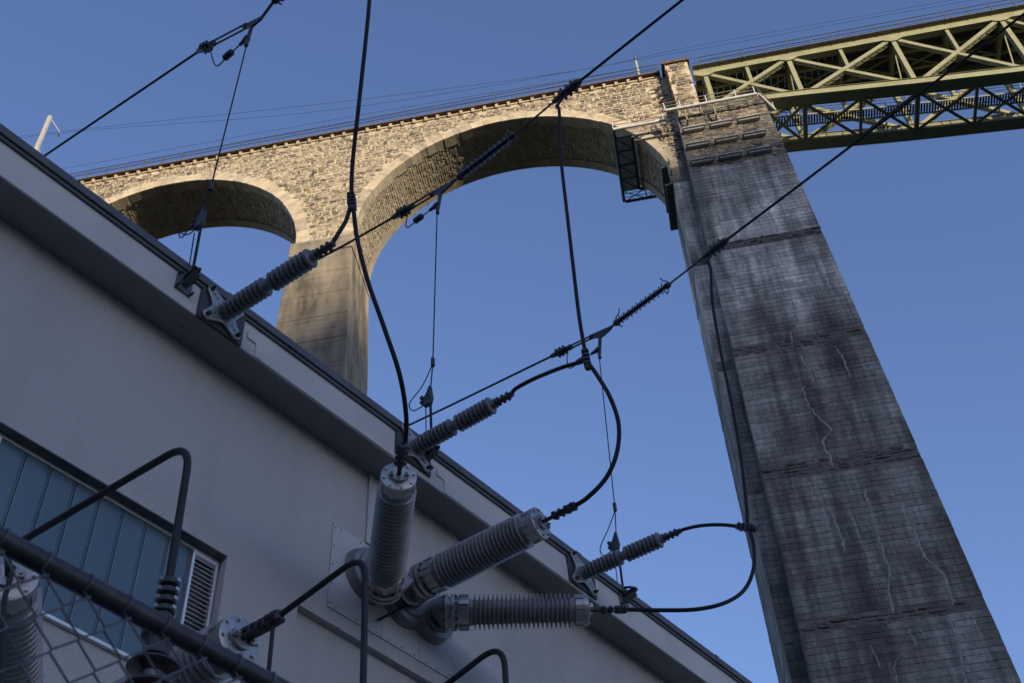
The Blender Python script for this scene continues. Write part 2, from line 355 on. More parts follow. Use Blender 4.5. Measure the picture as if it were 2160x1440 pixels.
def piece(mb, pts, mp, d, back, inset):
    n = len(pts); cu = sum(p[0] for p in pts) / n; cv = sum(p[1] for p in pts) / n
    A = [mp(p[0], p[1], -back) for p in pts]; B = [mp(p[0], p[1], d * 0.55) for p in pts]
    C = [mp(cu + (p[0] - cu) * (1 - inset), cv + (p[1] - cv) * (1 - inset), d * (1 + random.uniform(-.18, .18))) for p in pts]
    fs = []
    for i in range(n):
        j = (i + 1) % n; fs += [(i, j, n + j, n + i), (n + i, n + j, 2 * n + j, 2 * n + i)]
    fs.append(tuple(range(2 * n, 3 * n)))
    mb.add(A + B + C, fs)
def lay(stones, mp, mat, parent, name, stuffname, depth, inset=0.22, back=0.03, single=300, key=None, dscale=None):
    order = sorted(range(len(stones)), key=key or (lambda i: -stones[i][3])); pick = set(order[:single]); rest = MB()
    for i, st in enumerate(stones):
        d = random.uniform(*depth) * (dscale(st) if dscale else 1)
        if i in pick:
            q = MB(); piece(q, st[0], mp, d, back, inset); q.build(name, mat, parent)
        else: piece(rest, st[0], mp, d, back, inset)
    if rest.v: rest.build(stuffname, mat, parent, kind='stuff')

# ------------------------------------------------------------------ the viaduct
VD = thing('stone_viaduct', (-7, YF + 2.6, 0), 'tall stone railway viaduct with round arches and sunlit rubble walls', 'viaduct')
YB = YF + 5.2
CM, RM = (-6.77, 81.40), 13.10                     # main arch: centre (x, z), radius
CL, RL = (-36.98, 81.86), 12.42                    # arch beyond the middle pier
DECK = 97.2
RING = 0.95
def in_arch(x, z, extra=0.0):
    for (c, R_) in ((CM, RM), (CL, RL)):
        if z > c[1] - 0.3 and math.hypot(x - c[0], z - c[1]) < R_ + extra: return True
    return False
# backing of the spandrel (mortar): front and back skins plus the barrels
def arch_profile(c, R_, n=40): return [(c[0] - R_ * math.cos(math.pi * i / n), c[1] + R_ * math.sin(math.pi * i / n)) for i in range(n + 1)]
XL, XR = -78.0, 6.6
def wall_skin(Y, flip):
    mb = MB(); segs = []
    z_top = DECK - 0.35
    # columns of quads between the arch line and the deck
    xs_ = sorted(set([XL, XR] + [p[0] for p in arch_profile(CM, RM, 64)] + [p[0] for p in arch_profile(CL, RL, 64)] + list(np.linspace(XL, CL[0] - RL, 8))))
    def low(x, side):
        for c, R_ in ((CM, RM), (CL, RL)):
            dx = x - c[0]
            if abs(dx) < R_ - 1e-6 or (abs(abs(dx) - R_) < 1e-5 and ((dx < 0) == (side > 0))): return c[1] + math.sqrt(max(0, R_ * R_ - dx * dx))
        return 79.0
    for a, b_ in zip(xs_[:-1], xs_[1:]):
        if b_ - a < 1e-6: continue
        q = [(a, Y, low(a, 1)), (b_, Y, low(b_, -1)), (b_, Y, z_top), (a, Y, z_top)]
        mb.add(q if not flip else q[::-1], [(0, 1, 2, 3)])
    return mb
front = wall_skin(YF + 0.02, False).build('spandrel_wall', 'mortar', VD)
wall_skin(YB, True).build('spandrel_wall', 'mortar', VD)
def keep_spandrel(u, v, w, h):
    if in_arch(u, v, RING + 0.12): return False
    if -25.2 < u < -19.7 and v < 82.1: return False
    if u < CL[0] - RL - 0.2 and v < 84: return False
    if v < 82: return False
    return u < 6.2 and v < DECK - 0.75
sp = rubble(-62, 6.6, 82.0, DECK - 0.7, (0.18, 0.46), (0.22, 0.85), keep_spandrel, jit=0.15, gap=0.012, seed=3)
lay(sp, lambda u, v, d: (u, YF + 0.02 - d, v), 'rubble', front, 'stone', 'stone_facing', (0.008, 0.072), 0.26, key=lambda i: (abs(sp[i][1] + 14) > 21) * 10 - sp[i][3])
# barrels
for c, R_, sd in ((CM, RM, 5), (CL, RL, 6)):
    mb = MB(); n = 72; P = arch_profile(c, R_ + 0.03, n)
    for (a, b_) in zip(P[:-1], P[1:]): mb.add([(a[0], YF, a[1]), (a[0], YB, a[1]), (b_[0], YB, b_[1]), (b_[0], YF, b_[1])], [(0, 1, 2, 3)])
    bar = mb.build('arch_barrel', 'barrel_mortar', VD)
    # u runs across the barrel (depth), v round the arch
    st = rubble(YF + 0.95, YB - 0.05, 0.3, math.pi * R_ - 0.3, (0.17, 0.30), (0.30, 0.85), lambda u, v, w, h: YF + 0.85 < u < YB - 0.1, jit=0.08, gap=0.014, seed=sd)
    def mp(u, v, d, c=c, R_=R_):
        t = v / R_; rr = R_ + 0.03 - d; return (c[0] - rr * math.cos(t), u, c[1] + rr * math.sin(t))
    vis = (lambda i: (st[i][2] / R_) * 1.0) if sd == 5 else (lambda i: -(st[i][2] / R_))
    lay(st, mp, 'barrel_stone', bar, 'stone', 'barrel_facing', (0.012, 0.06), 0.2, single=150, key=(lambda i: abs(st[i][2] / R_ - 0.95)) if sd == 5 else (lambda i: abs(st[i][2] / R_ - 1.1)))
    # ring of voussoirs on the front face
    g = np.random.default_rng(sd + 20); t = 0.0
    while t < math.pi - 0.01:
        dt = min(g.uniform(0.035, 0.085) * (1.6 if g.random() < 0.2 else 1), math.pi - t); q = MB(); dep = RING * g.uniform(0.92, 1.08); pr = g.uniform(0.03, 0.055)
        gp = 0.0006; a0, a1 = t + gp, t + dt - gp; inn = R_ - g.uniform(0.0, 0.05)
        pl = lambda a, rr, y: (c[0] - rr * math.cos(a), y, c[1] + rr * math.sin(a))
        yf, yb = YF - pr, YF + 0.90 * g.uniform(0.8, 1.15); am = (a0 + a1) / 2
        ch = 0.010
        q.add([pl(a0, inn, yb), pl(a1, inn, yb), pl(a1, R_ + dep, yb), pl(a0, R_ + dep, yb), pl(a0, inn, yf + ch), pl(a1, inn, yf + ch), pl(a1, R_ + dep, yf + ch), pl(a0, R_ + dep, yf + ch), pl(a0 + ch / R_, inn + ch, yf), pl(a1 - ch / R_, inn + ch, yf), pl(a1 - ch / R_, R_ + dep - ch, yf), pl(a0 + ch / R_, R_ + dep - ch, yf)],
              [(0, 1, 5, 4), (1, 2, 6, 5), (2, 3, 7, 6), (3, 0, 4, 7), (4, 5, 9, 8), (5, 6, 10, 9), (6, 7, 11, 10), (7, 4, 8, 11), (8, 9, 10, 11), (3, 2, 1, 0)])
        q.build('voussoir', 'voussoir', bar)
        t += dt
    # back ring, plain
    mb = MB(); P = [(c[0] - rr * math.cos(math.pi * i / 60), c[1] + rr * math.sin(math.pi * i / 60)) for rr in (R_ - 0.06, R_ + 0.9) for i in range(61)]
    for i in range(60):
        mb.add([(P[i][0], YB - 0.75, P[i][1]), (P[i + 1][0], YB - 0.75, P[i + 1][1]), (P[i + 1][0], YB + 0.08, P[i + 1][1]), (P[i][0], YB + 0.08, P[i][1])], [(0, 3, 2, 1)])
        mb.add([(P[i][0], YB + 0.08, P[i][1]), (P[i + 1][0], YB + 0.08, P[i + 1][1]), (P[61 + i + 1][0], YB + 0.08, P[61 + i + 1][1]), (P[61 + i][0], YB + 0.08, P[61 + i][1])], [(3, 2, 1, 0)])
    mb.build('back_ring', 'barrel_mortar', bar)
# deck slab, edge beam, corbels, railing
MB().box((XL, YF - 0.10, DECK - 0.38), (7.4, YB + 0.10, DECK - 0.06)).build('deck_slab', 'mortar', VD)
g = np.random.default_rng(4); x = XL
while x < 7.3:                                     # rusty edge plates
    x2 = min(x + 5.9, 7.36); MB().box((x + 0.01, YF - 0.46, DECK - 0.14), (x2 - 0.01, YF - 0.112, DECK + 0.02 + g.uniform(-0.015, 0.015))).build('edge_beam', 'rust_edge', VD); x = x2
MB().box((XL, YB + 0.112, DECK - 0.30), (7.36, YB + 0.6, DECK)).build('edge_beam', 'rust_edge', VD)
x = -60.0
while x < 6.6:
    zc = DECK - 0.142; w = 0.27
    q = MB(); q.plate([(x, YF + 0.0, zc - 0.40), (x, YF - 0.16, zc - 0.36), (x, YF - 0.29, zc - 0.14), (x, YF - 0.30, zc), (x, YF + 0.0, zc)], (1, 0, 0), w); q.build('corbel', 'mortar', VD); x += 1.075
def railing(x0, x1, Y, z, step, parent, mat, ht=1.15):
    n = max(1, round((x1 - x0) / step)); 
    for i in range(n + 1):
        xx = x0 + (x1 - x0) * i / n; MB().beam((xx, Y, z - 0.2), (xx, Y, z + ht), 0.07, 0.07).build('railing_post', mat, parent)
    for hh in (ht, ht * 0.52): MB().beam((x0 - 0.1, Y, z + hh), (x1 + 0.1, Y, z + hh), 0.055, 0.055).build('railing_rail', mat, parent)
railing(-62, 7.2, YF - 0.42, DECK, 1.83, VD, 'rail_steel', 1.2)
railing(-62, 7.2, YB + 0.52, DECK, 5.5, VD, 'rail_steel', 1.2)

# middle pier: cast lifts
def taper_box(x0, x1, yf, yb, z0, z1, zr, bx, by):
    def c(z): k = (zr - z); return (x0 - k * bx, x1 + k * bx, yf - k * by, yb + k * by)
    a, b_ = c(z0), c(z1)
    return [(a[0], a[2], z0), (a[1], a[2], z0), (a[1], a[3], z0), (a[0], a[3], z0), (b_[0], b_[2], z1), (b_[1], b_[2], z1), (b_[1], b_[3], z1), (b_[0], b_[3], z1)]
def lift_pier(x0, x1, ztop, zbot):
    core = MB(); core.box8(taper_box(x0 + 0.06, x1 - 0.06, YF + 0.0, YB - 0.02, zbot, ztop - 0.05, ztop, 0.022, 0.022)); pr = core.build('pier', 'block_joint', VD)
    z = ztop; first = True
    while z > zbot + 0.2:
        h = 1.75 if first else 2.72; z0 = max(z - h, zbot); q = MB(); e = 0.06 if first else random.uniform(-0.012, 0.012)
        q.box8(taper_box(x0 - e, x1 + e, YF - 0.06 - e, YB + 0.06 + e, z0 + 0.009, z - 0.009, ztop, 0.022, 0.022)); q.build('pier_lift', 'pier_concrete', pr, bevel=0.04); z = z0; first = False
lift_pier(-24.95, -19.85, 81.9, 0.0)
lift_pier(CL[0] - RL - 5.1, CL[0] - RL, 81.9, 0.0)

# right pier: battered shaft with a front buttress of coursed blocks
BT = 1 / 33.0
def yb_front(z): return 57.0 - (85 - z) * BT       # buttress face
def ysh(z): return YF - (85 - z) * BT              # shaft face
def bl(z): return 7.62 - (85 - z) * 0.0225         # buttress left edge
def br(z): return 15.02 + (85 - z) * 0.0215
def sl(z): return 6.20 - (85 - z) * 0.0105         # shaft left edge
def yback(z): return YB + 0.1 + (85 - z) * 0.028
ZS = 80.6                                          # rubble above, blocks below
pb = MB()
for (zz0, zz1) in ((0.0, 90.4),):
    i = 0.024
    def ring(z): return [(bl(z) + i, yb_front(z) + i, z), (br(z) - i, yb_front(z) + i, z), (br(z) - i, yback(z) - i, z), (sl(z) + i, yback(z) - i, z), (sl(z) + i, ysh(z) + i, z), (bl(z) + i, ysh(z) + i, z)]
    zsq = [0.0, 30, 60, 80, 90.4]; 
    vs_ = [p for z in zsq for p in ring(z)]; fs = [(k * 6 + j, k * 6 + (j + 1) % 6, (k + 1) * 6 + (j + 1) % 6, (k + 1) * 6 + j) for k in range(len(zsq) - 1) for j in range(6)]
    fs += [tuple(reversed(range(6))), tuple(range((len(zsq) - 1) * 6, len(zsq) * 6))]; pb.add(vs_, fs)
PIER = pb.build('pier', 'block_joint', VD)
band_z = [70.6, 59.3, 48.6, 37.8, 27]
def offband(u, v): return all(abs(v - bz) > 0.42 for bz in band_z)
bf = block_courses(24, ZS, 0.43, lambda z: (bl(z), br(z)), (0.75, 1.9), 0.011, 31, offband)
lay(bf, lambda u, v, d: (u, yb_front(v) + 0.024 - d, v), 'pier_block', PIER, 'block', 'block_facing', (0.018, 0.034), 0.05, back=0.0, key=lambda i: bf[i][2])
bs_ = block_courses(24, ZS, 0.43, lambda z: (sl(z), bl(z)), (0.6, 1.0), 0.013, 32, offband)
lay(bs_, lambda u, v, d: (u, ysh(v) + 0.024 - d, v), 'pier_block', PIER, 'block', 'strip_facing', (0.018, 0.030), 0.05, back=0.0, single=0)
bq = block_courses(24, ZS, 0.43, lambda z: (ysh(z), yback(z)), (0.7, 1.3), 0.013, 33, offband)
lay(bq, lambda u, v, d: (sl(v) + 0.024 - d, u, v), 'pier_block', PIER, 'block', 'side_facing', (0.018, 0.030), 0.05, back=0.0, single=0)
# buttress return (left side of the buttress)
brn = block_courses(24, 90.3, 0.43, lambda z: (yb_front(z), ysh(z)), (0.9, 1.3), 0.013, 34)
lay(brn, lambda u, v, d: (bl(v) + 0.024 - d, u, v), 'pier_block', PIER, 'block', 'return_facing', (0.018, 0.030), 0.05, back=0.0, single=0)
# rubble head of the buttress and of the strip
rb = rubble(7.3, 15.3, ZS, 90.2, (0.24, 0.44), (0.3, 0.85), lambda u, v, w, h: bl(v) + w * 0.4 < u < br(v) - w * 0.4, jit=0.09, gap=0.012, seed=41)
lay(rb, lambda u, v, d: (u, yb_front(v) + 0.05 - d, v), 'rubble', PIER, 'stone', 'head_facing', (0.04, 0.11), 0.25, single=150)
rs_ = rubble(6.1, 7.5, ZS, 96.4, (0.24, 0.42), (0.3, 0.8), lambda u, v, w, h: sl(v) < u < 7.45, jit=0.09, gap=0.012, seed=42)
lay(rs_, lambda u, v, d: (u, YF + 0.03 - d, v), 'rubble', PIER, 'stone', 'strip_head_facing', (0.03, 0.10), 0.25, single=0)
MB().box((6.25, YF + 0.03, 88.0), (9.6, YB - 0.03, DECK - 0.381)).build('pier_head', 'mortar', PIER)
sd_ = rubble(YF + 0.1, YB, ZS, 84, (0.24, 0.42), (0.3, 0.8), lambda u, v, w, h: True, jit=0.08, gap=0.012, seed=43)
lay(sd_, lambda u, v, d: (sl(v) + 0.05 - d, u, v), 'barrel_stone', PIER, 'stone', 'side_head_facing', (0.03, 0.08), 0.22, single=0)
# rough ledges across the pier
for bz in band_z:
    for (e0, e1, ymap, sdd) in ((bl, br, yb_front, 1), (sl, bl, ysh, 2)):
        st = rubble(e0(bz), e1(bz), bz - 0.42, bz + 0.40, (0.24, 0.34), (0.4, 1.1), lambda u, v, w, h: e0(bz) - 0.1 < u - w / 2 and u + w / 2 < e1(bz) + 0.12, jit=0.12, gap=0.012, seed=int(bz) + sdd)
        for s_ in st:
            q = MB(); piece(q, s_[0], lambda u, v, d: (u, ymap(v) + 0.05 - d, v), random.choice((0.05, 0.07, 0.09, 0.12)) * random.uniform(0.6, 1.1), 0.0, 0.25); q.build('ledge_stone', 'rough_ledge', PIER)
# lime-filled cracks, traced on the face
def crack(pts, w):
    P = [onp(px, py, (0, 1, -BT), 57.0 - 85 * BT) for px, py in pts]; P = spline(P, 6); mb = MB(); n = len(P); rows = []
    for i, p in enumerate(P):
        ww = w * 1.2 * random.uniform(0.6, 1.3) * (0.5 if i in (0, n - 1) else 1); px_ = p[0] + random.gauss(0, 0.035)
        y = yb_front(p[2]) - 0.030
        rows.append([(px_ - ww, y + 0.05, p[2]), (px_ - ww * 0.4, y, p[2]), (px_ + ww * 0.4, y, p[2]), (px_ + ww, y + 0.05, p[2])])
    mb.add([v for r_ in rows for v in r_], [(i * 4 + j, i * 4 + j + 1, (i + 1) * 4 + j + 1, (i + 1) * 4 + j) for i in range(n - 1) for j in range(3)])
    mb.build('crack_seal', 'lime_seal', PIER)
o6 = lambda L: [(1440 + a / 3, 480 + b_ / 3) for a, b_ in L]
o9 = lambda L: [(1440 + a / 3, 960 + b_ / 3) for a, b_ in L]
crack(o6([(740, 800), (770, 860), (800, 910), (822, 985), (762, 1015), (790, 1110), (830, 1170), (900, 1240), (938, 1290), (890, 1340), (915, 1440)]), 0.085)
crack(o6([(690, 450), (715, 540), (722, 620), (685, 665), (695, 730)]), 0.06)
crack(o6([(965, 755), (1010, 820), (1045, 900), (1055, 950)]), 0.06)
crack(o6([(515, 390), (535, 480)]), 0.03); crack(o6([(820, 580), (885, 690)]), 0.035); crack(o6([(850, 390), (870, 440)]), 0.03)
crack(o9([(920, -20), (950, 70)]), 0.10)
crack(o9([(835, 200), (880, 290), (940, 370), (975, 450), (1010, 540), (1030, 610)]), 0.075)
crack(o9([(1150, 210), (1170, 290), (1200, 380), (1240, 520), (1275, 640), (1310, 740), (1300, 830), (1330, 1000)]), 0.075)
crack(o9([(1425, 340), (1450, 430), (1490, 550), (1540, 650), (1640, 750), (1690, 860), (1720, 950)]), 0.10)
crack(o9([(1670, 1030), (1720, 1120), (1750, 1230), (1780, 1400), (1800, 1470)]), 0.085)
crack(o9([(1190, 1190), (1225, 1280), (1260, 1360)]), 0.05); crack(o9([(1420, 1080), (1465, 1200), (1350, 1300), (1360, 1440)]), 0.05)
# steel shelf beams on the buttress head and along the shaft's left side
for zc, x0s in ((86.25, (7.78, 9.97, 12.22)), (83.85, (7.73, 9.99, 12.22)), (81.45, (7.69, 9.9, 12.14))):
    for xx in x0s:
        q = MB(); y0 = yb_front(zc); q.box((xx, y0 - 0.50, zc - 0.03), (xx + 1.86, y0 + 0.0, zc + 0.12)); q.box((xx + 0.1, y0 - 0.36, zc - 0.22), (xx + 1.76, y0 + 0.0, zc - 0.031)); 
        q.build('shelf_beam', 'shelf_steel', PIER, bevel=0.012)
for zc in (83.9, 81.5):
    q = MB(); q.box((sl(zc) - 0.62, YF + 0.35, zc - 0.10), (sl(zc) + 0.0, YB - 0.3, zc + 0.12)); q.build('shelf_beam', 'gantry_dark', PIER, bevel=0.015)
# turret
TU = MB().box((7.80, 57.03, 88.6), (9.78, YF + 1.0, 97.0)).build('turret', 'mortar', VD)
ts = rubble(7.74, 9.84, 88.7, 96.95, (0.26, 0.44), (0.32, 0.85), lambda u, v, w, h: 7.74 <= u - w / 2 - 0.05 and u + w / 2 < 9.86, jit=0.08, gap=0.012, seed=51)
lay(ts, lambda u, v, d: (u, 57.03 - d, v), 'rubble', TU, 'stone', 'turret_facing', (0.03, 0.10), 0.24, single=150)
ts2 = rubble(57.0, YF + 1.0, 88.7, 96.95, (0.26, 0.44), (0.4, 0.9), lambda u, v, w, h: True, jit=0.08, gap=0.012, seed=52)
lay(ts2, lambda u, v, d: (7.80 - d, u, v), 'rubble', TU, 'stone', 'turret_side_facing', (0.02, 0.06), 0.24, single=0)
MB().box((7.55, 56.80, 97.0), (9.98, YF + 1.2, 97.42)).build('turret_cornice', 'rust_edge', TU, bevel=0.03)
MB().box((7.95, 57.1, 97.42), (9.5, YF + 0.9, 97.8)).build('turret_cap', 'gantry_grey', TU, bevel=0.05)

# ------------------------------------------------------------------ steel truss span
TR = thing('steel_truss_bridge', (45, 60.5, 90), 'olive green riveted steel truss span with lattice diagonals beyond the stone pier', 'bridge')
NX = [11.15, 18.4] + [27.35 + 9.2 * i for i in range(6)]
YN, YT = 58.25, 62.75
def zl(x): return 90.85 - 0.176 * max(0, x - 13) + 0.0014 * max(0, x - 13) ** 2
ZT = 96.45
def lattice(p, q, w, h, parent, name, nlace, mat='truss_paint', gap_y=True, slots=False):
    p = np.array(p); q = np.array(q); d = unit(q - p); yy = V(0, 1, 0); up = unit(np.cross(d, yy)); L = np.linalg.norm(q - p)
    m_ = MB()
    for s_ in (-1, 1): m_.beam(p + yy * s_ * w / 2, q + yy * s_ * w / 2, 0.05, h, up)          # two webs
    for s_ in (-1, 1):
        for t_ in (-1, 1): m_.beam(p + yy * (s_ * (w / 2 - 0.05)) + up * t_ * (h / 2 + 0.012), q + yy * (s_ * (w / 2 - 0.05)) + up * t_ * (h / 2 + 0.012), 0.16, 0.024, up)
    o = m_.build(name, mat, parent)
    lc = MB()
    for t_ in (-1, 1):
        for i in range(nlace):
            a = p + d * L * i / nlace; b_ = p + d * L * (i + 1) / nlace; s_ = 1 if i % 2 else -1
            if slots: 
                if i % 2 == 0: lc.beam(a + up * t_ * (h / 2 + 0.02), b_ + up * t_ * (h / 2 + 0.02), w * 0.7, 0.02, up)
            else: lc.beam(a + yy * s_ * w * 0.42 + up * t_ * (h / 2 + 0.035), b_ - yy * s_ * w * 0.42 + up * t_ * (h / 2 + 0.035), 0.07, 0.02, up)
    lc.build('lacing', mat, o, kind='stuff'); return o
for Yt in (YN, YT):
    face = -1 if Yt == YN else 1
    q = MB(); q.box((10.2, Yt - 0.30, ZT - 0.38), (76, Yt + 0.30, ZT + 0.40)); tc = q.build('top_chord', 'truss_paint', TR)
    q = MB(); q.box((10.2, Yt - 0.42, ZT + 0.402), (76, Yt + 0.42, ZT + 0.44)); q.build('chord_flange', 'truss_paint', tc)
    q = MB(); q.beam((10.2, Yt + face * 0.42, ZT + 0.50), (76, Yt + face * 0.42, ZT + 0.50), 0.66, 0.10); q.build('footway_slab', 'gantry_dark', tc)
    xs_ = [11.0] + NX[1:] + [76]
    for a, b_ in zip(xs_[:-1], xs_[1:]):
        q = MB(); q.beam((a + 0.004, Yt, zl(a)), (b_ - 0.004, Yt, zl(b_)), 1.12, 0.66); lo = q.build('bottom_chord', 'truss_paint', TR)
        q = MB()
        for s_ in (-1, 1): q.beam((a + 0.004, Yt + s_ * 0.55, zl(a) + 0.347), (b_ - 0.004, Yt + s_ * 0.55, zl(b_) + 0.347), 0.22, 0.03); 
        q.build('chord_flange', 'truss_paint', lo)
    for i, x in enumerate(NX):
        lattice((x, Yt, zl(x) + 0.2), (x, Yt, ZT - 0.3), 0.42, 0.34, TR, 'vertical', 12)
        for zc, sg in ((ZT - 0.35, -1), (zl(x) + 0.25, 1)):      # gussets
            w_ = 0.80
            q = MB(); y0 = Yt + face * 0.325
            q.plate([(x - w_, y0, zc), (x + w_, y0, zc), (x + w_ * 0.92, y0, zc + sg * 0.16), (x + 0.26, y0, zc + sg * 0.42), (x - 0.26, y0, zc + sg * 0.42), (x - w_ * 0.92, y0, zc + sg * 0.16)], (0, 1, 0), 0.03); q.build('gusset', 'truss_paint', TR)
    for a, b_ in zip(NX[:-1], NX[1:]):
        lattice((a + 0.35, Yt, zl(a) + 0.45), (b_ - 0.35, Yt, ZT - 0.45), 0.42, 0.34, TR, 'diagonal', 22)
        lattice((a + 0.35, Yt + 0.0, ZT - 0.45), (b_ - 0.35, Yt + 0.0, zl(b_) + 0.45), 0.32, 0.32, TR, 'diagonal', 14, slots=True)
        xm = (a + b_) / 2; zm = ((zl(a) + zl(b_)) / 2 + ZT) / 2
        lattice((xm, Yt, zm + 0.15), (xm, Yt, ZT - 0.38), 0.34, 0.24, TR, 'hanger', 8)
# floor beams, stringers, cross frames, laterals
allx = sorted(NX + [(a + b_) / 2 for a, b_ in zip(NX[:-1], NX[1:])])
for x in allx:
    q = MB(); q.beam((x, YN + 0.3, ZT - 0.32), (x, YT - 0.3, ZT - 0.32), 0.26, 0.95); q.build('floor_beam', 'truss_paint', TR)
for yy in (59.6, 61.4):
    q = MB(); q.beam((10.3, yy, ZT - 0.02), (76, yy, ZT - 0.02), 0.24, 0.62); q.build('stringer', 'truss_paint', TR)
for a, b_ in zip(allx[:-1], allx[1:]):
    q = MB(); q.beam((a, 59.6, ZT - 0.45), (b_, 61.4, ZT - 0.45), 0.12, 0.10); q.beam((b_, 59.6, ZT - 0.57), (a, 61.4, ZT - 0.57), 0.12, 0.10); q.build('stringer_brace', 'truss_paint', TR)
q = MB(); x = 10.4
while x < 76: q.box((x, 58.62, ZT + 0.30), (x + 0.545, 62.38, ZT + 0.52)); x += 0.60
q.build('sleepers', 'sleeper', TR, kind='stuff')
for yy in (59.78, 61.22):
    q = MB(); q.beam((-62, yy, DECK + 0.06), (76, yy, DECK + 0.06), 0.09, 0.15); q.build('track_rail', 'rail_steel', TR)
for x in NX:
    for (za, zb) in (((zl(x) + 0.35), ZT - 0.9), (ZT - 0.9, (zl(x) + 0.35))):
        q = MB(); dx = 0.06 if za < zb else -0.06
        q.beam((x + dx, YN + 0.25, za), (x + dx, YT - 0.25, zb), 0.10, 0.16); q.build('cross_brace', 'truss_paint', TR)
    q = MB(); q.beam((x, YN + 0.5, zl(x) - 0.2), (x, YT - 0.5, zl(x) - 0.2), 0.34, 0.34); q.build('cross_strut', 'truss_paint', TR)
for a, b_ in zip(NX[:-1], NX[1:]):
    xm = (a + b_) / 2
    q = MB(); q.beam((xm, YN + 0.5, zl(xm) - 0.2), (xm, YT - 0.5, zl(xm) - 0.2), 0.22, 0.22); q.build('cross_strut', 'truss_paint', TR)
    for (c0, c1) in ((a, xm), (xm, b_)):
        for k_, (y0, y1) in enumerate(((YN + 0.5, YT - 0.5), (YT - 0.5, YN + 0.5))):
            zz = -0.40 + 0.13 * k_
            q = MB(); q.beam((c0 + 0.2, y0, zl(c0) + zz), (c1 - 0.2, y1, zl(c1) + zz), 0.24, 0.10); q.build('lateral_brace', 'truss_paint', TR)
# inspection walkway hung between the bottom chords
q = MB(); x = 15.0
while x < 74: q.box((x, 60.05, zl(x) + 0.22), (x + 0.13, 60.95, zl(x) + 0.28)); x += 0.22
wk = q.build('walkway_slats', 'sleeper', TR, kind='stuff')
q = MB(); 
for yy in (60.0, 61.0):
    for a, b_ in zip(np.arange(15, 74, 4.0), np.arange(19, 78, 4.0)): q.beam((a, yy, zl(a) + 0.18), (b_, yy, zl(b_) + 0.18), 0.07, 0.16)
q.build('walkway_edges', 'truss_paint', TR, kind='stuff')
q = MB()
for yy, hh in ((60.0, 1.2), (61.0, 1.2), (60.0, 0.75), (61.0, 0.75)):
    for a, b_ in zip(np.arange(15, 74, 4.0), np.arange(19, 78, 4.0)): q.beam((a, yy, zl(a) + hh), (b_, yy, zl(b_) + hh), 0.04, 0.04)
for a in np.arange(15, 76, 2.0):
    for yy in (60.0, 61.0): q.beam((a, yy, zl(a) + 0.1), (a, yy, zl(a) + 1.2), 0.05, 0.05)
q.build('walkway_railing', 'rail_steel', TR, kind='stuff')
railing(10.9, 75, YN - 0.68, ZT + 0.55, 1.95, TR, 'rail_steel', 1.25)
railing(10.9, 75, YT + 0.68, ZT + 0.55, 3.9, TR, 'rail_steel', 1.25)
MB().box((11.0, YN - 0.5, 90.40), (13.6, YN + 0.5, zl(12) - 0.335)).build('bearing', 'rough_ledge', TR)
MB().box((11.0, YT - 0.5, 90.42), (13.6, YT + 0.5, zl(12) - 0.335)).build('bearing', 'rough_ledge', TR)

# ------------------------------------------------------------------ inspection gantry round the pier head
GZ = 88.6
GA = thing('inspection_gantry', (7, 57, GZ), 'grey steel inspection walkway with railings wrapped round the pier head under the arch', 'walkway')
def gant(p, q_, side, posts, rail=True, beammat='gantry_grey'):
    p = np.array(p, float); q_ = np.array(q_, float); d = unit(q_ - p)
    MB().tube([p, q_], 0.14, 10).build('edge_beam', beammat, GA, smooth=True)
    for t in posts:
        c = p + (q_ - p) * t; MB().beam(c + V(0, 0, -0.1), c + V(0, 0, 1.15), 0.07, 0.07).build('railing_post', 'gantry_grey', GA)
    for hh in (1.15, 0.62): MB().beam(p + V(0, 0, hh), q_ + V(0, 0, hh), 0.05, 0.05).build('railing_rail', 'gantry_tan', GA)
gant((2.36, 57.05, GZ), (6.70, 57.05, GZ), 1, (0, 0.33, 0.97)); gant((6.78, 56.15, GZ), (14.3, 56.15, GZ), 1, (0, 0.17, 0.46, 0.78, 0.985))
gant((14.42, 56.2, GZ), (15.7, 58.0, GZ), 1, (1.0,))
gant((2.36, 57.2, GZ), (2.36, 64.5, GZ), 1, (0.35, 0.7, 1.0), beammat='gantry_dark'); gant((3.80, 58.1, GZ), (3.80, 63.4, GZ), 1, (0.5,), beammat='gantry_dark')
gant((2.5, 64.55, GZ), (8.8, 64.55, GZ), 1, (0.3, 0.6, 1.0), beammat='gantry_dark'); gant((3.8, 63.45, GZ), (6.1, 63.45, GZ), 1, (1.0,), beammat='gantry_dark')
for (xa, xb, ya, yb_) in ((2.45, 6.9, 57.15, 57.9), (6.85, 14.3, 56.25, 56.95)):
    q = MB(); xx = xa
    while xx < xb: q.box((xx, ya, GZ - 0.05), (xx + 0.025, yb_, GZ - 0.02)); xx += 0.11
    q.box((xa, yb_ + 0.001, GZ - 0.06), (xb, yb_ + 0.05, GZ - 0.01)); q.build('floor_grating', 'gantry_grey', GA, kind='stuff')
for k in range(4):
    y0 = 57.86 + k * 1.4; MB().box((2.45, y0, GZ - 0.06), (3.75, y0 + 1.38, GZ - 0.02)).build('floor_plate', 'gantry_grey', GA)
    q = MB(); q.beam((2.42, y0, GZ - 0.12), (3.78, y0, GZ - 0.12), 0.09, 0.10); q.build('cross_bar', 'gantry_dark', GA)
    q = MB(); q.beam((2.42, y0 + 0.06, GZ - 0.14), (3.78, y0 + 1.32, GZ - 0.14), 0.06, 0.05); q.build('brace', 'gantry_dark', GA)
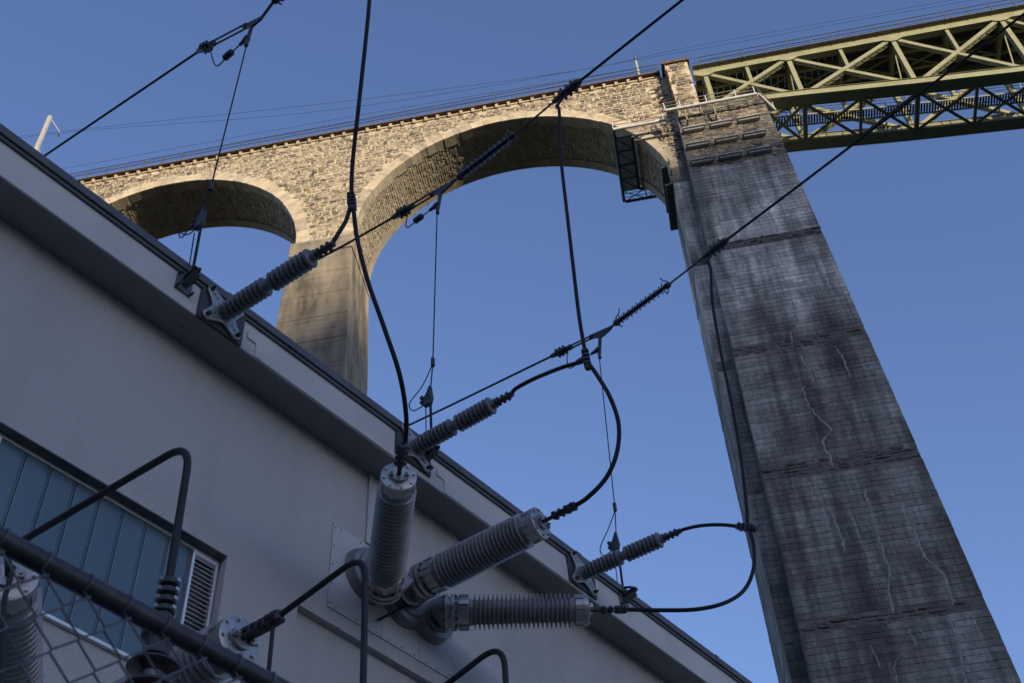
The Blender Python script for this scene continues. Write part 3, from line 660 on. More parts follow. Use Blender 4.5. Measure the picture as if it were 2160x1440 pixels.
for (a, b_) in (((2.45, 64.5), (4.3, 63.5)), ((2.5, 63.5), (4.3, 64.5)), ((4.3, 63.5), (6.2, 64.5)), ((4.3, 64.5), (6.2, 63.5)), ((4.3, 63.5), (4.3, 64.5))):
    q = MB(); q.beam((a[0], a[1], GZ - 0.05), (b_[0], b_[1], GZ - 0.05), 0.06, 0.06); q.build('brace', 'gantry_dark', GA)
for (xa, xb, y0) in ((2.6, 6.5, 57.9),):
    q = MB(); q.beam((3.9, y0, GZ - 0.95), (7.6, y0 - 0.1, GZ - 0.95), 0.10, 0.14); q.build('lower_chord', 'gantry_dark', GA)
    for (a, z0, b_, z1) in ((3.9, -0.9, 5.2, -0.1), (5.2, -0.1, 6.4, -0.9), (6.4, -0.9, 7.4, -0.1)):
        q = MB(); q.beam((a, y0 - 0.05, GZ + z0), (b_, y0 - 0.05, GZ + z1), 0.05, 0.06); q.build('brace', 'gantry_dark', GA)
for (xx, yy) in ((6.3, 57.55), (8.35, 56.5), (10.7, 56.5)):
    q = MB(); q.beam((xx, yy, GZ - 1.4), (xx, yy - 0.2, GZ - 0.1), 0.12, 0.12); q.build('support_leg', 'gantry_tan', GA)
    q = MB(); q.beam((xx, yy, GZ - 1.34), (xx, yy + 0.55, GZ - 1.34), 0.12, 0.12); q.build('support_foot', 'gantry_tan', GA)

# ------------------------------------------------------------------ overhead line on the viaduct
def px_mast(top_px, base_z, Y, w, label, extra):
    p = aty(top_px[0], top_px[1], Y); t = thing('catenary_mast', (p[0], Y, base_z), label, 'mast', 'overhead line masts on the viaduct')
    q = MB(); q.beam((p[0], Y, base_z), (p[0], Y, p[2]), w, w * 0.8, (0, 1, 0)); q.build('pole', 'mast_concrete', t, bevel=0.02); extra(t, p); return t
def ex1(t, p):
    q = MB(); q.tube([(p[0] + 0.1, p[1] + 0.1, p[2] - 0.3), (p[0] + 0.6, p[1] + 1.4, p[2] - 1.0)], 0.05, 6); q.build('top_arm', 'gantry_grey', t)
    q = MB(); q.lathe((p[0] + 0.6, p[1] + 1.4, p[2] - 1.05), (0, 0, -1), [(0, 0.03), (0.1, 0.08), (0.2, 0.03), (0.3, 0.08), (0.4, 0.03), (0.5, 0.08), (0.8, 0.03)], 10); q.build('insulator', 'brown_glaze', t)
    q = MB(); q.tube([(p[0] + 0.1, p[1] + 0.2, p[2] - 5.6), (p[0] + 0.3, p[1] + 2.9, p[2] - 7.2)], 0.05, 6); q.build('cantilever', 'gantry_grey', t)
    q = MB(); q.tube([(p[0] + 0.1, p[1] + 0.2, p[2] - 7.4), (p[0] + 0.3, p[1] + 2.9, p[2] - 7.2)], 0.04, 6); q.build('stay_tube', 'gantry_grey', t)
px_mast((106, 246), DECK, 57.9, 0.36, 'pale catenary mast at the far left above the roof edge', ex1)
def ex2(t, p):
    q = MB(); q.lathe((p[0], p[1], p[2]), (0, 0, 1), [(0, 0.05), (0.1, 0.12), (0.25, 0.05), (0.4, 0.12), (0.55, 0.05), (0.7, 0.12), (0.9, 0.03), (1.3, 0.03)], 10); q.build('insulator', 'brown_glaze', t)
    q = MB(); q.tube([(p[0], p[1], p[2] - 3.4), (p[0] + 0.5, p[1] - 1.8, p[2] - 3.0)], 0.05, 6); q.build('cantilever', 'gantry_grey', t)
px_mast((1341, 128), DECK, 62.9, 0.18, 'slim catenary mast beside the stone turret', ex2)
for nm, pts, Yw in (('upper feeder wire', [(-300, 330), (118, 279), (720, 215), (1213, 150), (1440, 103), (1900, 20), (2500, -85)], 60.6), ('lower feeder wire', [(-300, 345), (118, 282), (720, 230), (1440, 110), (1900, 27), (2500, -75)], 60.7),
                  ('catenary wire', [(-200, 412), (127, 357), (720, 250), (1397, 135), (1900, 42), (2500, -70)], 60.5), ('contact wire', [(-200, 430), (143, 372), (720, 263), (1397, 146), (1900, 56), (2500, -50)], 60.5)):
    P = [aty(px, py, Yw) for px, py in pts]; q = MB(); q.tube(spline(P, 6), 0.018, 5); tag(q.build('overhead_wire', 'wire_dark'), 'thin railway %s above the viaduct railing' % nm, 'wire', 'railway overhead wires')

# ------------------------------------------------------------------ switchgear building
KW, KF = -7.99, -7.57
BL = thing('switchgear_building', snz(4, KW - 5, 0), 'grey rendered switchgear building with deep eaves in the shade', 'building')
ZSO, ZR = 11.53, 12.13
s_n, z_n = 6.748, 9.19                             # niche
w0, w1, wz0, wz1 = 2.85, 5.81, 7.74, 9.287         # window opening
def wallbox(a, b_, z0, z1, name='wall', n1=KW, mat='stucco'):
    return MB().sbox(a, b_, n1 - 0.35, n1, z0, z1).build(name, mat, BL)
q = MB()
q.sbox(-16, w0, KW - 0.35, KW, 0, ZSO + 0.05); q.sbox(w0, w1, KW - 0.35, KW, 0, wz0); q.sbox(w0, w1, KW - 0.35, KW, wz1, ZSO + 0.05)
q.sbox(w1, s_n, KW - 0.35, KW, 0, ZSO + 0.05); q.sbox(s_n, 24, KW - 0.35, KW, z_n, ZSO + 0.05); q.sbox(s_n, 24, KW - 0.40, KW - 0.06, 0, z_n - 0.001)
q.build('wall', 'stucco', BL)
q = MB(); q.sbox(s_n - 0.02, 24, KW - 0.05, KW + 0.025, z_n, z_n + 0.03); q.build('drip_ledge', 'stucco', BL)
q = MB(); q.sbox(-16, 24, -20, KW - 0.36, 0, 11.4); q.build('building_core', 'stucco', BL)
MB().sbox(-16.3, 24.3, KW - 0.3, KF - 0.10, ZSO, ZSO + 0.12).build('soffit', 'soffit', BL)
MB().sbox(-16.3, 24.3, KF - 0.085, KF - 0.006, ZSO - 0.012, ZSO + 0.10).build('soffit_edge', 'soffit', BL)
MB().sbox(-16.3, 24.3, KF - 0.25, KF, ZSO + 0.003, ZR - 0.12).build('fascia', 'fascia', BL)
MB().sbox(-16.4, 24.4, -20.4, KF + 0.055, ZR - 0.118, ZR).build('roof_edge', 'roof_metal', BL, bevel=0.012)
MB().sbox(-16.35, 24.35, KF + 0.0, KF + 0.028, ZR - 0.165, ZR - 0.119).build('roof_drip', 'roof_metal', BL)
for sj in (-1.2, 1.9, 5.0, 8.1, 11.2, 14.6, 18):
    MB().sbox(sj - 0.045, sj + 0.045, KF + 0.02, KF + 0.0595, ZR - 0.122, ZR + 0.004).build('roof_edge_joint', 'roof_metal', BL, bevel=0.002)
for (a, b_) in ((5.45, 7.62), (8.5, 10.98)):
    MB().sbox(a, b_, KF + 0.001, KF + 0.009, ZSO + 0.01, ZSO + 0.30).build('fascia_sheet', 'fascia', BL)
    q = MB(); q.plate([snz(a - 0.13, KF + 0.01, ZSO + 0.20), snz(a - 0.002, KF + 0.01, ZSO + 0.20), snz(a - 0.002, KF + 0.01, ZSO + 0.33), snz(a - 0.08, KF + 0.01, ZSO + 0.35), snz(a - 0.13, KF + 0.01, ZSO + 0.30)], BN, 0.012); q.build('sheet_end', 'fascia', BL)
# window of channel glass with louvres
WI = MB().sbox(w0, w1, KW - 0.34, KW - 0.20, wz0, wz1).build('window', 'lintel_dark', BL)
q = MB(); q.sbox(w0 + 0.004, w1 - 0.004, KW - 0.19, KW - 0.001, wz1 - 0.012, wz1 - 0.002); q.build('lintel', 'lintel_dark', WI)
q = MB(); q.sbox(w0 + 0.01, w1 - 0.01, KW - 0.15, KW - 0.105, wz1 - 0.050, wz1 - 0.014); q.build('frame_head', 'aluminium', WI)
q = MB(); q.sbox(w0 - 0.03, w1 + 0.03, KW - 0.18, KW + 0.045, wz0 - 0.035, wz0 + 0.0); q.build('sill', 'aluminium', WI, bevel=0.006)
q = MB(); q.sbox(w0 + 0.01, w1 - 0.01, KW - 0.15, KW - 0.10, wz0 + 0.002, wz0 + 0.05); q.build('frame_foot', 'aluminium', WI)
g0, g1 = 3.37, 5.475
npn = 8; pw = (g1 - g0) / npn
for i in range(npn):
    a, b_ = g0 + i * pw, g0 + (i + 1) * pw; q = MB(); e = 0.004; f0, f1 = KW - 0.152, KW - 0.122 + random.uniform(-.003, .003)
    prof = [(a + e, f0), (a + e, f1 - 0.006), (a + e + 0.012, f1), (b_ - e - 0.040, f1), (b_ - e - 0.034, f1 - 0.010), (b_ - e - 0.020, f1 - 0.010), (b_ - e - 0.016, f1 - 0.002), (b_ - e - 0.004, f1 - 0.002), (b_ - e, f1 - 0.008), (b_ - e, f0)]
    n = len(prof); q.add([snz(s_, n_, wz0 + 0.05) for s_, n_ in prof] + [snz(s_, n_, wz1 - 0.05) for s_, n_ in prof], [(i_, (i_ + 1) % n, n + (i_ + 1) % n, n + i_) for i_ in range(n)] + [tuple(reversed(range(n))), tuple(range(n, 2 * n))]); q.build('pane', 'channel_glass', WI)
for (a, b_) in ((w0 + 0.03, g0 - 0.01), (g1 + 0.01, w1 - 0.02)):
    q = MB(); t_ = 0.028
    q.sbox(a, a + t_, KW - 0.15, KW - 0.095, wz0 + 0.051, wz1 - 0.051); q.sbox(b_ - t_, b_, KW - 0.15, KW - 0.095, wz0 + 0.051, wz1 - 0.051)
    q.sbox(a + t_, b_ - t_, KW - 0.15, KW - 0.096, wz1 - 0.090, wz1 - 0.052); q.sbox(a + t_, b_ - t_, KW - 0.15, KW - 0.096, wz0 + 0.052, wz0 + 0.09)
    fr = q.build('louvre_frame', 'aluminium', WI)
    for k in range(27):
        zc = wz0 + 0.12 + k * (wz1 - wz0 - 0.24) / 26
        q = MB(); q.beam(snz(a + t_ + 0.001, KW - 0.118, zc), snz(b_ - t_ - 0.001, KW - 0.118, zc), 0.045, 0.006, (BN * 0.6 + V(0, 0, 1))); q.build('louvre_slat', 'aluminium', WI)
# bolted metal plates carrying the bushings, cover strip up to the eaves
pz0, pz1 = 9.39, 10.48
for (a, b_) in ((7.13, 7.93), (7.936, 8.52), (8.526, 9.08)):
    pl_ = MB().sbox(a, b_, KW + 0.001, KW + 0.014, pz0, pz1).build('wall_plate', 'panel_metal', BL)
    q = MB()
    for k in range(5):
        zc = pz0 + 0.05 + k * (pz1 - pz0 - 0.1) / 4
        if a < 7.2: q.lathe(snz(a + 0.03, KW + 0.014, zc), BN, [(0, 0.009), (0.006, 0.009)], 6)
        if b_ > 9: q.lathe(snz(b_ - 0.03, KW + 0.014, zc), BN, [(0, 0.009), (0.006, 0.009)], 6)
    for k in range(3):
        for zc in (pz0 + 0.03, pz1 - 0.03): q.lathe(snz(a + 0.12 + k * (b_ - a - 0.2) / 2, KW + 0.014, zc), BN, [(0, 0.009), (0.006, 0.009)], 6)
    q.build('plate_bolts', 'bolt_dark', pl_, kind='stuff')
MB().sbox(7.63, 8.02, KW + 0.001, KW + 0.03, pz1 + 0.02, ZSO - 0.015).build('cover_strip', 'panel_metal', BL)

# ------------------------------------------------------------------ roof bushings on the eaves
def terminal(mb_, p, d, L, r):
    mb_.tube([p, p + d * L], r, 10); 
    for k in range(3):
        c = p + d * (0.25 + 0.25 * k) * L; x, y, _ = frame(d)
        mb_.beam(c - x * r * 1.22, c + x * r * 1.22, r * 0.9, r * 1.9, y)
def eave_bushing(base_px, end_px, label):
    B = atn(base_px[0], base_px[1], KF + 0.05); s = to_snz(B); E = atz(end_px[0], end_px[1], B[2]); d = unit(E - B); L = np.linalg.norm(E - B)
    t = thing('eave_bushing', B, label, 'insulator', 'ribbed bushings on the eaves')
    # star plate with four bolted arms, standing on a dark seat
    x = BD; z = V(0, 0, 1); R1, R2 = 0.34, 0.13; pts = []
    for k in range(4):
        a = math.pi / 4 + k * math.pi / 2
        for da, rr in ((-0.17, R1 * 0.93), (0.0, R1), (0.17, R1 * 0.93), (0.45, R2 * 1.55), (math.pi / 4, R2 * 1.25), (math.pi / 2 - 0.45, R2 * 1.55)): pts.append(B + (x * math.cos(a + da) + z * math.sin(a + da)) * rr)
    q = MB(); q.plate(pts, BN, 0.035); q.build('star_plate', 'flange_metal', t, bevel=0.01)
    q = MB(); q.sbox(s[0] - 0.30, s[0] + 0.30, KF + 0.001, KF + 0.03, s[2] - 0.26, s[2] + 0.2); q.build('seat_plate', 'bolt_dark', t)
    q = MB()
    for k in range(4):
        a = math.pi / 4 + k * math.pi / 2; c = B + (x * math.cos(a) + z * math.sin(a)) * R1 * 0.86
        q.lathe(c + BN * 0.017, BN, [(0, 0.028), (0.03, 0.028), (0.03, 0.015), (0.06, 0.015)], 6)
        for r_ in (0.5, 0.66): q.lathe(B + (x * math.cos(a) + z * math.sin(a)) * R1 * r_ + BN * 0.017, BN, [(0, 0.012), (0.006, 0.012)], 6)
    q.build('plate_bolts', 'bolt_dark', t, kind='stuff')
    prof = [(0.0, 0.10), (0.06, 0.09)]; n1 = 9; Ls = (L - 0.16) / 2
    for seg_ in range(2):
        t0 = 0.06 + seg_ * (Ls + 0.06)
        for k in range(n1):
            a = t0 + Ls * k / n1; st = Ls / n1
            prof += [(a + st * 0.05, 0.072), (a + st * 0.18, 0.100), (a + st * 0.45, 0.112), (a + st * 0.72, 0.104), (a + st * 0.92, 0.074)]
        prof += [(t0 + Ls + 0.004, 0.062), (t0 + Ls + 0.05, 0.062)]
    q = MB(); q.lathe(B, d, prof, 28); q.build('ribbed_body', 'silicone', t, smooth=True)
    q = MB(); terminal(q, B + d * (L - 0.02), d, 0.27, 0.036); q.build('terminal_clamp', 'fitting', t, smooth=False)
    return B, d, L, B + d * (L + 0.22)
E1 = eave_bushing((472, 660), (665, 538), 'ribbed eave bushing nearest the camera, in front of the middle pier')
E2 = eave_bushing((876, 943), (1045, 850), 'ribbed eave bushing in the middle of the roof edge')
E3 = eave_bushing((1230, 1208), (1400, 1134), 'ribbed eave bushing farthest along the roof edge toward the tall pier')

# ------------------------------------------------------------------ large wall bushings
def wall_bushing(D, B, E, label, group, elbow=True, sheds=22, conn=True):
    d = unit(E - B); L = np.linalg.norm(E - B); t = thing('wall_bushing', D, label, 'insulator', group)
    q = MB(); q.lathe(D, BN, [(0.0, 0.33), (0.02, 0.33), (0.035, 0.315), (0.12, 0.30), (0.13, 0.24), (0.16, 0.235)], 36); q.build('wall_flange', 'pipe_paint', t, smooth=True)
    # elbow: out of the wall, then round to the bushing axis
    A = D + BN * 0.10; K = B - d * 0.12
    P = spline([A - BN * 0.05, A + BN * 0.10, (A + BN * 0.22 + K - d * 0.1) / 2, K, K + d * 0.08], 6) if elbow else [A, K + d * 0.08]
    q = MB(); q.tube(P, 0.155, 28); q.build('elbow_pipe', 'pipe_paint', t, smooth=True)
    if not elbow:
        q = MB(); q.lathe(B - d * 0.34, d, [(0, 0.16), (0, 0.20), (0.035, 0.20), (0.035, 0.16)], 36); q.build('pipe_flange', 'flange_metal', t, smooth=True)
    q = MB(); q.lathe(B - d * 0.16, d, [(0, 0.16), (0, 0.205), (0.045, 0.205), (0.045, 0.165), (0.07, 0.165), (0.07, 0.205), (0.115, 0.205), (0.115, 0.17), (0.14, 0.17), (0.16, 0.185), (0.27, 0.185), (0.285, 0.15)], 36); q.build('base_flange', 'flange_metal', t, smooth=True)
    q = MB(); bolts(q, B - d * 0.044, d, 0.187, 12, 0.014, 0.014); bolts(q, B - d * 0.16, -d, 0.187, 12, 0.014, 0.014); q.build('flange_bolts', 'bolt_dark', t, kind='stuff')
    q = MB(); x, y, _ = frame(d)
    for k in range(8):
        a = 2 * math.pi * k / 8; u = math.cos(a) * x + math.sin(a) * y; w = np.cross(d, u); q.beam(B + d * 0.0 + u * 0.188, B + d * 0.11 + u * 0.188, 0.05, 0.02, u)
    q.build('base_ribs', 'flange_metal', t, kind='stuff')
    s0, s1 = 0.125, L - 0.15; prof = [(s0 - 0.01, 0.145), (s0 + 0.03, 0.150)]; st = (s1 - s0 - 0.06) / sheds
    for k in range(sheds):
        a = s0 + 0.03 + k * st; rr = 0.205 - 0.012 * k / sheds; rc = 0.136 - 0.010 * k / sheds
        prof += [(a + st * 0.08, rc), (a + st * 0.26, rc + 0.008), (a + st * 0.44, rr * 0.93), (a + st * 0.53, rr), (a + st * 0.60, rr), (a + st * 0.66, rr * 0.94), (a + st * 0.78, rc + 0.006), (a + st * 0.92, rc)]
    prof += [(s1 - 0.01, 0.143), (s1 + 0.02, 0.143)]
    q = MB(); q.lathe(B, d, prof, 44); q.build('ribbed_body', 'porcelain', t, smooth=True)
    q = MB(); q.lathe(B + d * (L - 0.15), d, [(0, 0.15), (0.01, 0.168), (0.10, 0.172), (0.10, 0.178), (0.15, 0.178), (0.155, 0.170), (0.155, 0.085), (0.185, 0.08)], 36); cp = q.build('end_cap', 'flange_metal', t, smooth=True)
    q = MB(); bolts(q, B + d * (L + 0.005), d, 0.150, 8, 0.016, 0.012, 0.2); q.build('cap_bolts', 'bolt', cp, kind='stuff')
    q = MB()
    for k in range(8):
        a = 2 * math.pi * k / 8 + 0.4; u = math.cos(a) * x + math.sin(a) * y; q.beam(B + d * (L - 0.14) + u * 0.17, B + d * (L - 0.05) + u * 0.17, 0.045, 0.02, u)
    q.build('cap_ribs', 'flange_metal', cp, kind='stuff')
    q = MB(); Tp = B + d * (L + 0.03)
    for s_ in (-1, 1): q.beam(Tp + x * 0.075 * s_, Tp + x * 0.075 * s_ + d * 0.03, 0.045, 0.05, y); q.lathe(Tp + x * 0.075 * s_ + d * 0.03, d, [(0, 0.012), (0.015, 0.012)], 6)
    q.build('terminal_blocks', 'flange_metal', cp, kind='stuff')
    q = MB(); q.tube([Tp, Tp + d * 0.16], 0.022, 10); q.build('terminal_stud', 'fitting', t)
    q = MB()
    if conn:
        for k, (c0, c1, r_) in enumerate(((0.13, 0.19, 0.045), (0.20, 0.27, 0.036), (0.28, 0.42, 0.046))): q.lathe(Tp + d * c0, d, [(0, r_ * 0.8), (0.01, r_), (c1 - c0 - 0.01, r_), (c1 - c0, r_ * 0.8)], 8)
        for k in range(4): q.beam(Tp + d * (0.16 + 0.075 * k) - x * 0.06, Tp + d * (0.16 + 0.075 * k) + x * 0.06, 0.03, 0.03, y)
        q.build('cable_clamp', 'fitting', t)
    return Tp + d * 0.42, d
NB = KW + 0.45
def wb(dpx, bpx, epx, label, group, nb=NB, **kw):
    D = atn(dpx[0], dpx[1], KW + 0.014); B = atn(bpx[0], bpx[1], nb); E = atz(epx[0], epx[1], B[2]); return wall_bushing(D, B, E, label, group, **kw)
G1 = 'large bushings fanned out of the bolted wall plates'
T1 = wb((772, 1215), (812, 1222), (841, 1004), 'large grey ribbed bushing tilted steeply up, left of the three on the plate', G1)
T2 = wb((848, 1268), (912, 1215), (1140, 1102), 'large grey ribbed bushing slanting up, middle of the three on the plate', G1, nb=KW + 0.62, elbow=False)
T3 = wb((905, 1302), (968, 1291), (1238, 1286), 'large grey ribbed bushing lying level, right of the three on the plate', G1)
t = tag(MB().beam(atn(833, 1243, KW + 0.42), atn(862, 1218, KW + 0.52), 0.05, 0.16).build('bracket_plate', 'pipe_paint'), 'small grey bracket plate between the left and middle large bushings', 'bracket')
q = MB(); q.tube([atn(797, 1307, KW + 0.05), atn(905, 1252, KW + 0.33)], 0.016, 8); tag(q.build('bracket_rod', 'cable'), 'thin black rod running under the middle large bushing', 'rod')
# lower trio behind the fence (only two show)
DS = V(0, 0, 0)
def lower(dB, dE, label, **kw):
    B, E = dB, dE; D = snz(to_snz(B)[0], KW + 0.002, B[2]); return wall_bushing(D, B, E, label, 'large bushings behind the chain link fence', **kw)
Z2 = 6.66
B2 = snz(4.46, NB, Z2); E2b = atz(505, 1348, Z2)
L2 = lower(B2, E2b, 'large ribbed bushing with bolted metal cap below the window, pointing right', elbow=False, conn=False)
Z1 = 6.48
E1b = atz(18, 1217, Z1); s1b = to_snz(E1b); B1 = snz(s1b[0] + 1.0, NB, Z1)
L1 = lower(B1, E1b, 'large ribbed bushing at the lower left corner behind the fence', conn=False)
# brown post insulators with bent tubes
def tube_set(s, pts, hang_px, label_t, label_p, first=None, post=True):
    P = [ats(px, py, s) for px, py in pts]
    if first is not None: P = [first] + P
    # round the bend
    a, b_, c_ = P[-3], P[-2], P[-1]; r_ = 0.22
    u1 = unit(a - b_); u2 = unit(c_ - b_); arc = [b_ + u1 * r_ * (1 - k / 8) ** 2 + u2 * r_ * (k / 8) ** 2 for k in range(9)]
    path = P[:-2] + arc + [P[-1]]
    q = MB(); q.tube(path, 0.0215, 14); tag(q.build('bent_tube', 'tube_black', smooth=True), label_t, 'conductor', 'bent black tubes behind the fence')
    foot = P[-1]; t = thing('post_insulator', (foot[0], foot[1], 0), label_p, 'insulator', 'brown post insulators behind the fence')
    zt = foot[2] - 0.02
    q = MB()
    for k in range(4):
        zc = zt + 0.02 + k * 0.052; q.lathe((foot[0], foot[1], zc), (0, 0, 1), [(0, 0.034), (0.008, 0.050), (0.034, 0.050), (0.042, 0.034)], 12)
    q.build('tube_clamp', 'fitting', t, smooth=True)
    q = MB()
    for k in range(4):
        zc = zt + 0.041 + k * 0.052
        for an in (0.6, -0.9, 2.2): q.lathe((foot[0] + 0.045 * math.cos(an - 1.0), foot[1] + 0.045 * math.sin(an - 1.0), zc), (math.cos(an - 1.0), math.sin(an - 1.0), 0), [(0, 0.011), (0.020, 0.011)], 6)
    q.build('clamp_bolts', 'bolt', t, kind='stuff')
    prof = [(0, 0.05), (0.05, 0.05), (0.06, 0.10), (0.12, 0.105), (0.13, 0.085)]; z = 0.14
    q = MB(); q.lathe((foot[0], foot[1], zt + 0.02), (0, 0, -1), [(0, 0.04), (0.05, 0.04), (0.055, 0.085), (0.13, 0.085), (0.14, 0.066), (0.24, 0.064)], 24); q.build('cap_fitting', 'fitting', t, smooth=True)
    prof = [(0.0, 0.07)]
    for k in range(9):
        a0 = 0.01 + k * 0.115; prof += [(a0, 0.060), (a0 + 0.012, 0.085), (a0 + 0.035, 0.120), (a0 + 0.048, 0.124), (a0 + 0.055, 0.116), (a0 + 0.060, 0.088), (a0 + 0.080, 0.062)]
    prof += [(1.12, 0.07)]
    q = MB(); q.lathe((foot[0], foot[1], zt - 0.22), (0, 0, -1), prof, 32); q.build('glazed_sheds', 'brown_glaze', t, smooth=True)
    q = MB(); q.box((foot[0] - 0.09, foot[1] - 0.09, 0), (foot[0] + 0.09, foot[1] + 0.09, zt - 1.34)); q.build('steel_stand', 'gantry_grey', t)
tube_set(2.80, [(8, 1162), (55, 1135), (404, 930), (345, 1296)], None, 'bent black tube rising over the window, left of three', 'brown glazed post insulator seen through the chain link fence')
st2 = L2[0]
q = MB(); c0 = E2b; 
tube_set(4.50, [(530, 1335), (575, 1308), (772, 1163), (762, 1640)], None, 'bent black tube beside the bolted wall plates, middle of three', 'brown glazed post insulator below the middle bent tube')
tube_set(5.70, [(915, 1463), (945, 1440), (1062, 1350), (1080, 1660)], None, 'bent black tube at the bottom edge, right of three', 'brown glazed post insulator below the right bent tube')
# clamp chain from the lower bushing cap to the middle tube
q = MB()
for (px, py) in ((527, 1333), (543, 1325), (558, 1317), (573, 1308), (585, 1301)):
    p = ats(px, py, 4.50); q.lathe(p - V(0, 0, 0.045), (0, 0, 1), [(0, 0.03), (0.012, 0.048), (0.075, 0.048), (0.09, 0.03)], 8); x, y, _ = frame(BN); q.beam(p - x * 0.06, p + x * 0.06, 0.03, 0.03, y)
tag(q.build('tube_connector', 'fitting'), 'black bolted clamp chain joining the bushing cap to the middle tube', 'clamp')
q = MB(); q.tube([ats(577, 1310, 4.5), ats(567, 1412, 4.5), ats(560, 1470, 4.5)], 0.016, 8); tag(q.build('drop_rod', 'tube_black'), 'thin black rod hanging from the clamp chain below the window', 'rod')
q = MB(); q.tube([ats(28, 1195, 2.75), ats(10, 1260, 2.75), ats(4, 1440, 2.75), ats(2, 1520, 2.75)], 0.016, 8); tag(q.build('drop_rod', 'tube_black'), 'thin black rod hanging in front of the corner bushing', 'rod')

# ------------------------------------------------------------------ strung lines over the roof
SL = (4.427, 8.134, 12.235)
ordn = ('nearest the camera at upper left', 'in the middle, crossing the big arch', 'farthest, crossing the tall pier')
LINE = {0: dict(wire_l=[(-260, 570), (85, 335), (425, 105)], clamp=(425, 105), yoke=(545, 42), hang=(521, 88), ins=((578, 3), (705, -90)), clamp2=(815, -165), out=[(815, -165), (1060, -345), (1500, -660)]),
        1: dict(wire_l=[(400, 683), (665, 550), (838, 454)], clamp=(838, 454), yoke=(945, 390), hang=(923, 440), ins=((966, 376), (1086, 284)), clamp2=(1200, 190), out=[(1200, 190), (1440, 0), (1900, -360)]),
        2: dict(wire_l=[(640, 995), (865, 895), (1172, 747)], clamp=(1172, 747), yoke=(1280, 695), hang=(1264, 745), ins=((1297, 683), (1412, 599)), clamp2=(1513, 521), out=[(1513, 521), (1773, 325), (2160, 30), (2500, -235)])}
CL2 = {}
for i in range(3):
    s = SL[i]; d_ = LINE[i]; P = lambda p: ats(p[0], p[1], s)
    q = MB(); q.tube(spline([P(p) for p in d_['wire_l']], 6), 0.019, 8); tag(q.build('line_conductor', 'cable', smooth=True), 'black conductor running back over the roof, %s' % ordn[i], 'cable', 'conductors running back over the roof')
    q = MB(); q.tube(spline([P(p) for p in d_['out']], 6), 0.021, 8); tag(q.build('line_conductor', 'cable', smooth=True), 'black conductor climbing to the upper right, %s' % ordn[i], 'cable', 'conductors climbing to the upper right')
    # dead-end assembly
    c, y_, h_ = P(d_['clamp']), P(d_['yoke']), P(d_['hang']); i0, i1 = P(d_['ins'][0]), P(d_['ins'][1]); dr = unit(y_ - c)
    t = thing('yoke_assembly', y_, 'black dead-end clamp and yoke on the line %s' % ordn[i], 'fitting', 'dead-end yokes over the eaves')
    q = MB(); q.tube([c - dr * 0.10, c + dr * 0.02, c + dr * 0.10, c + dr * 0.34], [0.035, 0.05, 0.075, 0.035], 10)
    for k in range(3): q.beam(c + dr * (0.05 + 0.08 * k) - BD * 0.07, c + dr * (0.05 + 0.08 * k) + BD * 0.07, 0.035, 0.11, (0, 0, 1))
    q.build('dead_end_clamp', 'fitting', t)
    q = MB(); a = c + dr * 0.30; yk = y_ - dr * 0.32
    for s_ in (-1, 1): q.tube([a + BD * 0.03 * s_, yk + BD * 0.03 * s_], 0.016, 8)
    q.lathe(a - dr * 0.02, dr, [(0, 0.05), (0.07, 0.05)], 8); q.lathe(yk - dr * 0.04, dr, [(0, 0.045), (0.06, 0.045)], 8)
    q.build('turnbuckle', 'fitting', t)
    q = MB(); tip = y_ + dr * 0.10; q.plate([yk, yk + V(0, 0, 0.05), tip + V(0, 0, 0.03), tip - V(0, 0, 0.03), y_ - dr * 0.10 - V(0, 0, 0.12), y_ - dr * 0.20 - V(0, 0, 0.10), yk - V(0, 0, 0.03)], BD, 0.03); q.build('yoke_plate', 'fitting', t)
    q = MB(); jt = y_ - dr * 0.15 - V(0, 0, 0.10); q.beam(jt + V(0, 0, 0.02), h_ + V(0, 0, -0.02), 0.05, 0.035, BD); q.lathe(h_ + V(0, 0, 0.10), unit(-BN), [(0, 0.05), (0.10, 0.03), (0.16, 0.022)], 10); q.tube([h_ + V(0, 0, 0.02), h_ - V(0, 0, 0.12)], 0.028, 8); q.build('hanger', 'fitting', t)
    hb = h_ + V(0, 0, 0.10) - BN * 0.14; q = MB(); q.tube(spline([hb, hb - BN * 0.25 - V(0, 0, 0.01), hb - BN * 0.50 - V(0, 0, 0.0), c + dr * 0.24 - V(0, 0, 0.06)], 6), 0.010, 6); q.lathe(hb - BN * 0.16, -BN, [(0, 0.03), (0.02, 0.05), (0.16, 0.05), (0.18, 0.03)], 10); q.build('bonding_lead', 'fitting', t)
    # composite string insulator
    di = unit(i1 - i0); Li = np.linalg.norm(i1 - i0)
    t = thing('string_insulator', i0, 'dark ribbed string insulator on the line %s' % ordn[i], 'insulator', 'string insulators')
    q = MB(); q.tube([tip - dr * 0.02, i0], 0.022, 8); q.lathe(i0 - di * 0.02, di, [(0, 0.03), (0.03, 0.055), (0.11, 0.05), (0.13, 0.035)], 12); q.build('end_fitting', 'fitting', t, smooth=True)
    q = MB(); q.lathe(i1 - di * 0.11, di, [(0, 0.035), (0.02, 0.05), (0.10, 0.055), (0.13, 0.03)], 12); q.build('end_fitting', 'fitting', t, smooth=True)
    prof = [(0.10, 0.03)]; n_ = 20; st = (Li - 0.22) / n_
    for k in range(n_):
        a = 0.11 + k * st; rr = 0.078 if k % 2 == 0 else 0.060; prof += [(a + st * 0.1, 0.032), (a + st * 0.35, rr * 0.85), (a + st * 0.5, rr), (a + st * 0.6, rr * 0.97), (a + st * 0.7, 0.04), (a + st * 0.95, 0.03)]
    q = MB(); q.lathe(i0, di, prof, 24); q.build('sheds', 'string_insulator', t, smooth=True)
    zz = V(0, 0, 1)
